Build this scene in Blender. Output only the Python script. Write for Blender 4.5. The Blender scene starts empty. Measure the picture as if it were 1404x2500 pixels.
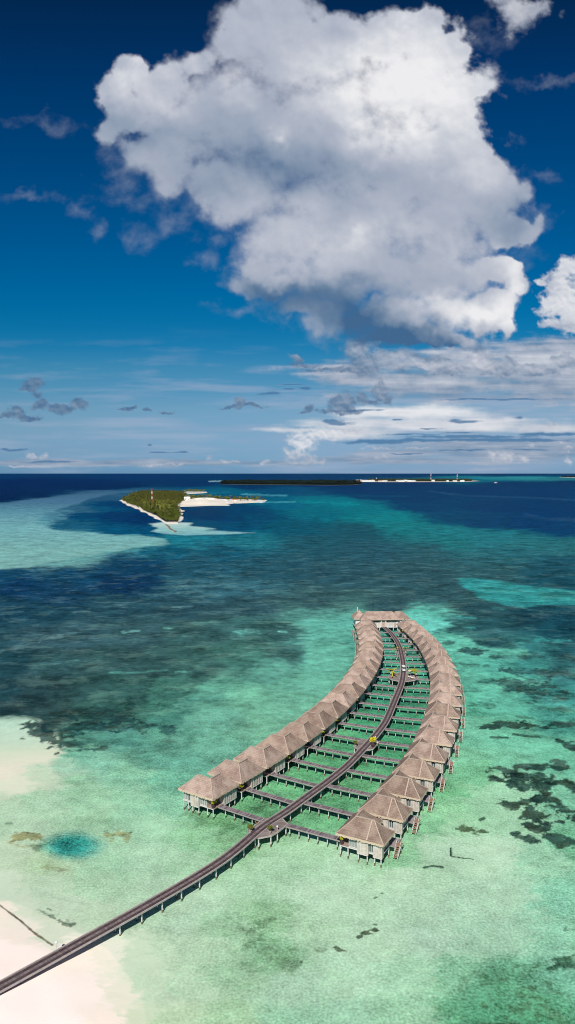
import bpy, math, random
import numpy as np
from mathutils import Vector, Matrix
random.seed(7); rng = np.random.default_rng(11)
scene = bpy.context.scene
col = scene.collection
R = math.radians

# ------------------------------------------------------------------ camera
H, F = 69.0, 1750.0                 # eye height above the lagoon (m), focal length in pixels of a 1404 wide picture
TH = math.atan(95.0 / F)
cam = bpy.data.cameras.new('camera'); cam_o = bpy.data.objects.new('camera', cam); col.objects.link(cam_o)
cam.sensor_fit = 'VERTICAL'; cam.sensor_height = 36; cam.lens = 36 * F / 2500
cam.clip_start = 1; cam.clip_end = 400000
cam_o.location = (0, 0, H); cam_o.rotation_euler = (math.pi / 2 - TH, 0, 0)
scene.camera = cam_o
CT, ST = math.cos(TH), math.sin(TH)

def ray(px, py):
    cx, cy = (px - 702) / F, -(py - 1250) / F
    return cx, CT + cy * ST, -ST + cy * CT
def at(px, py, z=0.0):              # survey point: where the sight line meets the level z
    x, y, dz = ray(px, py); t = (z - H) / dz
    return Vector((x * t, y * t, z))

# ------------------------------------------------------------------ helpers
def s2l(c):
    return tuple(((v / 255) / 12.92 if v / 255 <= .04045 else ((v / 255 + .055) / 1.055) ** 2.4) for v in c)
def tag(o, label=None, cat=None, group=None, kind=None):
    if label: o['label'] = label
    if cat: o['category'] = cat
    if group: o['group'] = group
    if kind: o['kind'] = kind
    return o
def empty(name, loc, rz=0):
    o = bpy.data.objects.new(name, None); col.objects.link(o)
    o.empty_display_size = .5; o.location = loc; o.rotation_euler = (0, 0, rz); return o
class MB:
    def __init__(s): s.v = []; s.f = []; s.m = []; s.cur = 0
    def face(s, pts):
        n = len(s.v); s.v += [tuple(p) for p in pts]; s.f.append(tuple(range(n, n + len(pts)))); s.m.append(s.cur)
    def box(s, a, b, M=None):
        x0, y0, z0 = a; x1, y1, z1 = b
        if x0 > x1: x0, x1 = x1, x0
        if y0 > y1: y0, y1 = y1, y0
        if z0 > z1: z0, z1 = z1, z0
        p = [Vector(q) for q in ((x0,y0,z0),(x1,y0,z0),(x1,y1,z0),(x0,y1,z0),(x0,y0,z1),(x1,y0,z1),(x1,y1,z1),(x0,y1,z1))]
        if M is not None: p = [M @ q for q in p]
        n = len(s.v); s.v += [tuple(q) for q in p]
        for f in ((3,2,1,0),(4,5,6,7),(0,1,5,4),(1,2,6,5),(2,3,7,6),(3,0,4,7)):
            s.f.append(tuple(n + i for i in f)); s.m.append(s.cur)
    def bar(s, p, q, w, h=None):     # beam from p to q
        p, q = Vector(p), Vector(q); d = q - p; L = d.length
        M = Matrix.Translation(p) @ d.to_track_quat('Y', 'Z').to_matrix().to_4x4(); h = h or w
        s.box((-w/2, 0, -h/2), (w/2, L, h/2), M)
    def tube(s, p, q, r0, r1=None, n=8, cap=True):
        p, q = Vector(p), Vector(q); r1 = r0 if r1 is None else r1
        M = (q - p).to_track_quat('Z', 'Y').to_matrix()
        k = len(s.v)
        for c, r in ((p, r0), (q, r1)):
            for i in range(n):
                a = 2 * math.pi * i / n; s.v.append(tuple(c + M @ Vector((r * math.cos(a), r * math.sin(a), 0))))
        for i in range(n):
            j = (i + 1) % n; s.f.append((k+i, k+j, k+n+j, k+n+i)); s.m.append(s.cur)
        if cap:
            s.f.append(tuple(k+n+i for i in range(n))); s.m.append(s.cur)
            s.f.append(tuple(k+i for i in reversed(range(n)))); s.m.append(s.cur)
    def build(s, name, mats, parent=None, smooth=False):
        me = bpy.data.meshes.new(name); me.from_pydata(s.v, [], s.f)
        for m in (mats if isinstance(mats, (list, tuple)) else [mats]): me.materials.append(m)
        if any(s.m): me.polygons.foreach_set('material_index', s.m)
        if smooth: me.polygons.foreach_set('use_smooth', [True] * len(s.f))
        me.update()
        o = bpy.data.objects.new(name, me); col.objects.link(o)
        if parent: o.parent = parent
        return o
def copy_tree(o, parent=None):
    c = o.copy(); col.objects.link(c); c.parent = parent
    for ch in list(o.children): copy_tree(ch, c)
    return c
ORD = ['nearest', 'second', 'third', 'fourth', 'fifth', 'sixth', 'seventh', 'eighth', 'ninth', 'tenth', 'eleventh', 'twelfth',
       'thirteenth', 'fourteenth', 'fifteenth', 'sixteenth', 'seventeenth', 'eighteenth', 'farthest']

# numpy value noise
_perm = rng.random((257, 257))
def vnoise(x, y, seed=0):
    x = x + seed * 37.17; y = y + seed * 11.73
    xi = np.floor(x).astype(np.int64); yi = np.floor(y).astype(np.int64); fx = x - xi; fy = y - yi
    fx = fx * fx * (3 - 2 * fx); fy = fy * fy * (3 - 2 * fy)
    g = lambda a, b: _perm[a % 257, b % 257]
    return (g(xi, yi) * (1 - fx) + g(xi+1, yi) * fx) * (1 - fy) + (g(xi, yi+1) * (1 - fx) + g(xi+1, yi+1) * fx) * fy
def fbm(x, y, oct=4, seed=0):
    a, t, n = 1.0, 0.0, 0.0
    for i in range(oct):
        t = t + a * vnoise(x * 2 ** i, y * 2 ** i, seed + i * 3); n += a; a *= .55
    return t / n - .5

# ------------------------------------------------------------------ node helpers
class G:
    def __init__(s, tree): s.t = tree; s.n = tree.nodes; s.l = tree.links
    def node(s, typ, **kw):
        n = s.n.new(typ)
        for k, v in kw.items():
            setattr(n, k, v)
        return n
    def put(s, sock, v):
        if isinstance(v, bpy.types.NodeSocket): s.l.new(v, sock)
        elif v is not None: sock.default_value = v
    def m(s, op, a, b=None, c=None, clamp=False):
        n = s.node('ShaderNodeMath', operation=op, use_clamp=clamp)
        s.put(n.inputs[0], a); s.put(n.inputs[1], b)
        if c is not None: s.put(n.inputs[2], c)
        return n.outputs[0]
    def v(s, op, a, b=None, out=0):
        n = s.node('ShaderNodeVectorMath', operation=op); s.put(n.inputs[0], a); s.put(n.inputs[1], b); return n.outputs[out]
    def scale(s, a, k):
        n = s.node('ShaderNodeVectorMath', operation='SCALE'); s.put(n.inputs[0], a); s.put(n.inputs[3], k); return n.outputs[0]
    def noise(s, vec, scale, detail=4, rough=.55, dist=0, out=0, lac=2.0):
        n = s.node('ShaderNodeTexNoise'); s.put(n.inputs['Vector'], vec); n.inputs['Scale'].default_value = scale
        n.inputs['Detail'].default_value = detail; n.inputs['Roughness'].default_value = rough; n.inputs['Distortion'].default_value = dist
        n.inputs['Lacunarity'].default_value = lac
        return n.outputs[out]
    def sstep(s, x, a, b, lo=0.0, hi=1.0):
        n = s.node('ShaderNodeMapRange', interpolation_type='SMOOTHSTEP'); s.put(n.inputs[0], x)
        n.inputs[1].default_value = a; n.inputs[2].default_value = b; n.inputs[3].default_value = lo; n.inputs[4].default_value = hi
        return n.outputs[0]
    def lin(s, x, a, b, lo=0.0, hi=1.0):
        n = s.node('ShaderNodeMapRange'); s.put(n.inputs[0], x)
        n.inputs[1].default_value = a; n.inputs[2].default_value = b; n.inputs[3].default_value = lo; n.inputs[4].default_value = hi
        return n.outputs[0]
    def mix(s, f, a, b, mode='MIX'):
        n = s.node('ShaderNodeMix', data_type='RGBA', blend_type=mode); s.put(n.inputs[0], f)
        s.put(n.inputs[6], a if isinstance(a, bpy.types.NodeSocket) else (*a[:3], 1)); s.put(n.inputs[7], b if isinstance(b, bpy.types.NodeSocket) else (*b[:3], 1))
        return n.outputs[2]
    def ramp(s, f, stops, interp='LINEAR'):
        n = s.node('ShaderNodeValToRGB'); s.put(n.inputs[0], f); cr = n.color_ramp; cr.interpolation = interp
        while len(cr.elements) < len(stops): cr.elements.new(.5)
        for e, (p, c) in zip(cr.elements, sorted(stops)): e.position = p; e.color = (*c, 1)
        return n.outputs[0]
def newmat(name):
    m = bpy.data.materials.new(name); m.use_nodes = True
    g = G(m.node_tree); b = g.n['Principled BSDF']; return m, g, b
def simple(name, c, rough=.8, var=.15, scale=2.0, bump=0, stretch=(1, 1, 1), metallic=0, rnd=0):
    m, g, b = newmat(name)
    tc = g.node('ShaderNodeTexCoord').outputs['Object']
    vec = g.v('MULTIPLY', tc, stretch)
    n = g.noise(vec, scale, 5, .6)
    k = g.lin(n, .3, .7, 1 - var, 1 + var)
    if rnd:
        oi = g.node('ShaderNodeObjectInfo').outputs['Random']
        k = g.m('MULTIPLY', k, g.lin(oi, 0, 1, 1 - rnd, 1 + rnd))
    cc = g.scale(g.v('MULTIPLY', (1, 1, 1), c), k)
    g.put(b.inputs['Base Color'], cc); b.inputs['Roughness'].default_value = rough; b.inputs['Metallic'].default_value = metallic
    b.inputs['Specular IOR Level'].default_value = .25
    if bump:
        bn = g.node('ShaderNodeBump'); bn.inputs['Strength'].default_value = bump; bn.inputs['Distance'].default_value = .05
        g.put(bn.inputs['Height'], n); g.put(b.inputs['Normal'], bn.outputs[0])
    return m

def thatch_mat():
    m, g, b = newmat('palm thatch')
    tc = g.node('ShaderNodeTexCoord').outputs['Object']
    oi = g.node('ShaderNodeObjectInfo').outputs['Random']
    off = g.scale((31.0, 17.0, 7.0), oi)
    vec = g.v('ADD', tc, off)
    big = g.noise(vec, .45, 4, .6)
    med = g.noise(g.v('MULTIPLY', vec, (1, 1, 2.2)), 3.0, 4, .7)
    fine = g.noise(g.v('MULTIPLY', vec, (1, 1, 1.0)), 14, 2, .7)
    rows = g.node('ShaderNodeTexWave', wave_type='BANDS', bands_direction='Z'); g.put(rows.inputs['Vector'], g.v('ADD', vec, g.scale(g.noise(vec, 2.0, 2, .5, out=1), .12)))
    rows.inputs['Scale'].default_value = 1.25; rows.inputs['Distortion'].default_value = 1.5; rows.inputs['Detail'].default_value = 2
    c = g.mix(g.sstep(big, .36, .66), (.32, .222, .182), (.52, .395, .325))
    c = g.mix(g.sstep(med, .42, .72, 0, .6), c, (.62, .50, .41))
    c = g.mix(g.sstep(fine, .5, .74, 0, .55), c, (.17, .105, .085))
    c = g.mix(g.lin(rows.outputs[1], 0, .4, .18, 0), c, (.16, .11, .095))
    c = g.v('MULTIPLY', g.scale(c, g.lin(oi, 0, 1, .76, .98)), g.node('ShaderNodeObjectInfo').outputs['Color'])
    g.put(b.inputs['Base Color'], c); b.inputs['Roughness'].default_value = .95; b.inputs['Specular IOR Level'].default_value = .1
    bn = g.node('ShaderNodeBump'); bn.inputs['Strength'].default_value = .7; bn.inputs['Distance'].default_value = .12
    g.put(bn.inputs['Height'], g.m('ADD', g.m('MULTIPLY', fine, .6), g.m('ADD', g.m('MULTIPLY', rows.outputs[1], .35), med))); g.put(b.inputs['Normal'], bn.outputs[0])
    return m
def plank_mat(name, c0, c1, freq=4.5, axis='Y'):
    m, g, b = newmat(name)
    uv = g.node('ShaderNodeUVMap').outputs[0]
    sx = g.node('ShaderNodeSeparateXYZ'); g.put(sx.inputs[0], uv)
    t = g.m('MULTIPLY', sx.outputs[1], freq)
    cell = g.m('FLOOR', t); fr = g.m('FRACT', t)
    wn = g.node('ShaderNodeTexWhiteNoise', noise_dimensions='1D'); g.put(wn.inputs['W'], cell)
    grain = g.noise(uv, 3.0, 4, .7)
    stain = g.noise(uv, .35, 3, .6)
    k = g.m('ADD', g.m('MULTIPLY', wn.outputs[0], .55), g.m('MULTIPLY', grain, .7))
    c = g.mix(g.sstep(k, .3, .95), c0, c1)
    c = g.mix(g.sstep(stain, .45, .7, 0, .35), c, (.10, .08, .085))
    gap = g.m('LESS_THAN', fr, .10)
    c = g.mix(g.m('MULTIPLY', gap, .75), c, (.02, .016, .016))
    g.put(b.inputs['Base Color'], c); b.inputs['Roughness'].default_value = .85; b.inputs['Specular IOR Level'].default_value = .2
    return m

M_THATCH = thatch_mat()
M_FRINGE = simple('dry thatch fringe', (.50, .40, .29), .95, .3, 9)
M_CAP = simple('ridge thatch cap', (.44, .345, .28), .95, .25, 6)
M_CREAM = simple('cream painted boarding', (.45, .395, .34), .75, .30, .9, rnd=.06)
M_WHITE = simple('white painted timber', (.60, .585, .555), .6, .12, 2)
M_TAN = simple('tan boarding', (.46, .34, .27), .75, .15, 2)
M_PILE = simple('white concrete pile', (.52, .52, .49), .8, .16, 3)
M_PILED = simple('algae stained pile foot', (.16, .12, .07), .9, .35, 5)
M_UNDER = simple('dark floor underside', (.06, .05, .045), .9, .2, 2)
M_BEAM = simple('weathered beam', (.30, .26, .25), .85, .2, 3)
M_KERB = simple('sun bleached kerb timber', (.40, .35, .33), .85, .2, 2)
M_DECK = plank_mat('jetty planks', (.17, .128, .13), (.28, .22, .22), 5)
M_WALK = plank_mat('walkway planks', (.14, .11, .12), (.31, .26, .275), 2.6)
M_TRACK = plank_mat('wheel track planks', (.06, .042, .045), (.10, .072, .075), 2.2)
M_PLAT = plank_mat('platform planks', (.20, .16, .145), (.32, .265, .24), 4)
M_GLASS, _g, _b = newmat('dark window glass'); _b.inputs['Base Color'].default_value = (.10, .13, .13, 1); _b.inputs['Roughness'].default_value = .12; _b.inputs['Specular IOR Level'].default_value = .5
M_SLAT = simple('grey louvre panel', (.27, .28, .26), .6, .2, 3)
M_WALK2 = simple('terrace boards', (.34, .25, .21), .8, .2, 3)
M_STAIR = simple('red brown stair timber', (.33, .18, .12), .8, .2, 4)
M_POT = simple('dark glazed pot', (.07, .045, .04), .4, .2, 3)
M_POTW = simple('pale concrete pot', (.42, .36, .33), .8, .2, 3)
M_YEL = simple('yellow variegated leaves', (.66, .60, .03), .6, .45, 9)
M_OLIVE = simple('olive shrub leaves', (.15, .17, .025), .6, .45, 9)
M_PLASTIC = simple('white body panel', (.78, .78, .78), .35, .05, 2)
M_TYRE = simple('black rubber', (.02, .02, .02), .8, .1, 3)
M_CANVAS = simple('beige canvas', (.62, .52, .36), .9, .1, 3)
M_CUSH = simple('white cushion', (.78, .76, .72), .9, .06, 3)
M_ORANGE = simple('orange buoy', (.75, .25, .03), .5, .1, 3)
M_TRUNK = simple('palm trunk', (.16, .12, .09), .9, .3, 1)
M_PALM = simple('palm fronds', (.125, .132, .022), .55, .7, .35, rnd=.5)
M_BUSH = simple('broad leaves', (.105, .128, .016), .6, .5, .5, rnd=.25)
M_SHADEF = simple('foliage darkened as in shade', (.010, .022, .018), .8, .5, .05)  # near-black leaves: cloud shadow on the far island put into the colour
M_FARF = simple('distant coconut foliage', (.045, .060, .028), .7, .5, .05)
M_SAND = simple('coral sand', (.74, .67, .58), .9, .06, .05)
M_SHORE = simple('far shore sand', (.36, .34, .30), .9, .3, .02)
M_SHORED = simple('dark far shore', (.08, .09, .08), .9, .3, .02)  # shore sand darkened to go with the shadowed far island
M_ROCK = simple('breakwater rock', (.20, .16, .12), .9, .3, .5)
M_RED = simple('red mast paint', (.55, .07, .04), .6, .1, 1)
M_ROOFR = simple('rusty tin roof', (.42, .16, .10), .7, .2, .2, rnd=.3)
M_ROOFG = simple('grey tin roof', (.55, .58, .60), .6, .2, .2, rnd=.2)
M_HOUSE = simple('pale rendered wall', (.75, .73, .68), .8, .1, .2, rnd=.15)

# ------------------------------------------------------------------ lagoon floor
# surveyed bottom colours: (x, y, r, g, b) of points on the lagoon floor
CP = [
 (-100,1165,0,62,104),(300,1165,0,60,102),(700,1163,0,60,100),(1000,1160,0,60,100),(1250,1160,2,62,100),(1404,1161,5,64,102),(1500,1165,2,60,98),
 (0,1178,2,50,90),(200,1178,2,52,92),(450,1180,3,58,96),(600,1190,5,62,98),(800,1185,4,60,98),(1000,1180,0,58,98),(1250,1180,4,60,98),(1404,1180,5,60,98),
 (1190,1168,35,125,140),(1290,1167,45,135,145),(1390,1168,40,115,130),(1150,1171,20,100,120),
 (0,1195,3,50,88),(100,1190,5,52,90),(200,1188,4,50,88),(270,1187,4,52,88),(550,1197,20,95,122),(700,1196,12,78,112),(900,1195,4,60,100),(1150,1195,6,60,100),(1350,1200,12,62,102),
 (0,1215,4,48,82),(80,1205,5,50,84),
 (20,1245,70,122,146),(130,1222,66,112,138),(240,1206,58,100,128),(320,1203,40,92,120),(60,1275,92,152,164),(30,1310,108,168,172),(140,1320,108,175,174),(240,1318,92,168,170),(330,1322,70,150,158),(60,1350,104,168,166),(150,1355,100,162,160),
 (110,1255,76,130,148),(180,1238,50,100,125),
 (200,1262,12,72,106),(170,1278,30,92,118),(260,1258,3,62,100),(320,1265,2,60,98),(280,1288,14,84,115),(360,1292,10,80,112),(290,1232,5,66,104),(250,1240,22,84,115),(280,1215,40,88,118),
 (480,1245,4,62,98),(530,1255,3,62,98),(600,1245,6,70,104),(700,1228,14,100,125),(640,1262,10,76,105),(760,1250,15,105,122),(820,1222,10,112,128),(880,1242,10,112,125),(560,1285,10,78,108),(700,1285,20,86,106),
 (940,1262,22,122,130),(980,1285,28,118,124),(1100,1300,32,118,126),(1200,1310,34,116,126),(1300,1325,38,112,120),(1390,1335,36,106,114),(1110,1325,28,110,116),
 (900,1205,3,62,100),(1000,1215,5,62,100),(1050,1240,12,66,102),(1200,1240,14,62,100),(1350,1245,14,62,102),(1200,1275,12,66,102),(1380,1290,14,66,104),(1120,1262,14,70,102),(1290,1280,12,64,102),
 (450,1320,28,118,134),(600,1320,30,112,126),(400,1345,18,92,114),(560,1345,22,88,108),(750,1325,30,86,100),(870,1300,30,84,98),(900,1345,34,84,98),(1050,1350,36,88,98),(1250,1350,30,98,108),(1390,1370,24,82,98),
 (0,1405,12,76,106),(50,1430,8,62,94),(200,1400,14,72,100),(330,1385,16,68,96),(300,1420,12,58,88),(480,1390,28,84,102),(650,1390,32,84,98),(820,1400,36,84,96),(1000,1400,36,84,94),(1200,1395,34,92,100),(1350,1400,22,80,94),
 (500,1430,44,98,112),(580,1425,44,102,114),(150,1450,20,66,92),
 (1150,1490,28,78,86),(1300,1500,22,66,78),(1390,1520,18,70,84),(1050,1440,34,84,92),(1350,1430,18,78,92),
 (0,1480,26,72,90),(120,1490,30,76,90),(300,1480,34,78,90),(450,1480,36,80,90),(600,1480,38,84,92),(780,1470,38,88,92),(950,1470,36,84,90),
 (100,1560,46,90,98),(0,1560,34,78,88),(200,1540,44,90,98),(330,1540,42,92,96),(480,1545,42,94,94),(600,1530,46,104,102),(690,1540,44,98,96),
 (740,1520,70,140,130),(800,1525,84,165,150),(850,1520,92,172,155),(760,1560,66,142,132),(820,1570,72,158,146),(720,1590,50,110,106),(780,1610,80,164,146),(840,1600,84,170,150),
 (1010,1512,90,195,175),(1060,1520,85,190,172),(1100,1530,30,90,94),(1200,1530,22,84,92),(1350,1540,18,78,90),(1160,1565,30,100,100),(1090,1560,84,182,160),(1130,1600,86,182,158),(1200,1580,24,84,90),(1300,1580,34,120,120),(1390,1585,22,90,98),
 (0,1620,24,72,80),(120,1620,40,92,94),(250,1610,40,90,90),(380,1620,40,90,88),(500,1620,44,98,92),(600,1620,56,120,108),(660,1640,90,168,148),(760,1660,96,178,152),(700,1600,50,106,100),
 (1200,1625,72,170,150),(1300,1615,46,140,132),(1150,1650,88,184,158),(1250,1660,78,178,152),(1390,1640,34,112,112),(1390,1690,42,140,132),(1200,1700,86,184,156),
 (0,1680,22,70,76),(100,1690,26,72,74),(200,1680,30,80,78),(300,1680,36,92,86),(420,1680,52,120,106),(520,1690,84,160,136),(600,1700,102,182,150),(700,1720,98,176,146),
 (0,1735,20,62,66),(60,1742,24,66,68),(130,1745,26,68,68),(260,1740,36,92,84),(400,1740,58,132,114),(520,1750,92,168,142),(640,1770,106,186,150),
 (20,1775,172,222,196),(60,1775,178,224,198),(100,1760,28,64,66),(30,1830,212,216,184),(95,1812,190,222,192),(120,1840,200,222,190),(150,1855,150,212,176),(60,1862,226,218,192),(0,1870,232,220,196),(20,1905,222,222,192),(100,1880,192,220,184),
 (200,1800,60,128,110),(300,1800,66,140,122),(420,1800,76,152,128),(250,1850,118,196,162),(200,1840,104,184,152),(380,1850,82,160,134),(460,1850,84,164,138),(520,1820,96,178,148),(330,1880,124,200,160),
 (1150,1780,100,192,156),(1250,1800,96,190,154),(1370,1750,60,160,140),(1400,1850,92,188,152),(1130,1850,108,194,150),(1220,1850,106,196,156),
 (80,1950,160,214,172),(200,1940,142,204,160),(330,1950,136,206,162),(420,1960,126,204,162),(420,1900,96,180,146),(1150,1950,140,208,160),(1220,1930,146,214,168),(1390,1930,110,196,156),(1100,2010,148,212,162),(1230,2000,150,214,168),
 (40,2000,170,216,176),(200,2000,152,210,166),(380,2010,150,214,170),(480,2040,134,204,150),(560,2060,130,198,142),(560,2010,112,186,130),
 (30,2080,180,216,176),(120,2110,165,208,160),(260,2110,152,212,168),(380,2090,160,216,174),(480,2100,154,212,166),(760,2080,152,210,162),(820,2120,166,220,178),(980,2130,172,222,180),(1080,2060,170,222,182),(1200,2080,174,224,184),(1330,2090,140,208,166),(1400,2060,100,186,140),
 (0,2160,204,224,192),(120,2160,178,218,180),(240,2150,160,212,168),(380,2170,166,216,176),(480,2200,168,216,178),(640,2120,156,212,166),(800,2190,170,220,180),(1000,2200,168,220,180),(1200,2190,160,214,176),(1390,2180,120,202,164),
 (0,2230,236,226,204),(60,2220,206,222,192),(150,2220,186,220,184),(240,2240,178,218,178),(60,2290,236,226,206),(130,2290,206,222,192),(330,2230,170,216,176),(420,2240,166,214,176),
 (560,2250,146,202,156),(660,2240,132,190,140),(660,2320,128,190,142),(760,2260,160,212,168),(900,2290,168,218,178),(1050,2290,164,216,180),(1200,2280,152,210,172),(1390,2290,126,200,162),
 (0,2340,250,234,220),(100,2350,250,235,220),(200,2340,248,236,216),(270,2330,236,232,208),(330,2330,206,226,190),(400,2310,178,220,180),(480,2320,168,214,172),(560,2360,150,206,160),
 (0,2450,252,236,224),(120,2440,252,236,224),(230,2420,250,236,220),(310,2420,228,228,200),(370,2400,190,224,184),(450,2400,172,218,176),(700,2400,160,214,176),(850,2380,162,216,176),(1000,2380,150,210,168),(1120,2370,124,196,152),(1220,2400,104,182,140),(1330,2400,104,186,150),
 (0,2550,252,236,224),(150,2520,252,236,224),(270,2500,246,232,212),(350,2490,208,224,186),(430,2490,176,218,172),(560,2480,156,210,160),(700,2490,140,206,164),(850,2480,144,208,168),(1000,2460,140,204,160),(1150,2470,92,172,126),(1240,2470,76,160,116),(1330,2470,88,172,140),(1410,2500,96,180,150),(1000,2600,136,204,160),(1300,2600,90,170,130),
 # between and beside the villas
 (640,1960,96,180,122),(700,1960,98,180,124),(760,1990,98,182,124),(740,1900,82,168,112),(830,1870,72,162,108),(870,1910,84,170,112),(900,1760,54,152,108),(850,1790,64,158,108),(960,1830,62,158,108),(930,1700,46,146,112),(1010,1750,50,150,108),(1010,1690,48,150,116),(1005,1620,46,150,124),(950,1630,46,148,122),(950,1580,50,152,130),(1000,1580,50,152,130),(960,1555,52,150,132),
 (600,1990,102,184,124),(800,1960,86,172,116),
 (860,1550,70,155,140),(850,1650,96,178,152),(1140,1720,70,168,138),(1150,1880,104,190,138),(1090,1940,104,190,132),(1040,2010,122,200,146),(980,2090,134,206,152),(1080,1980,130,204,150)]
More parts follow.
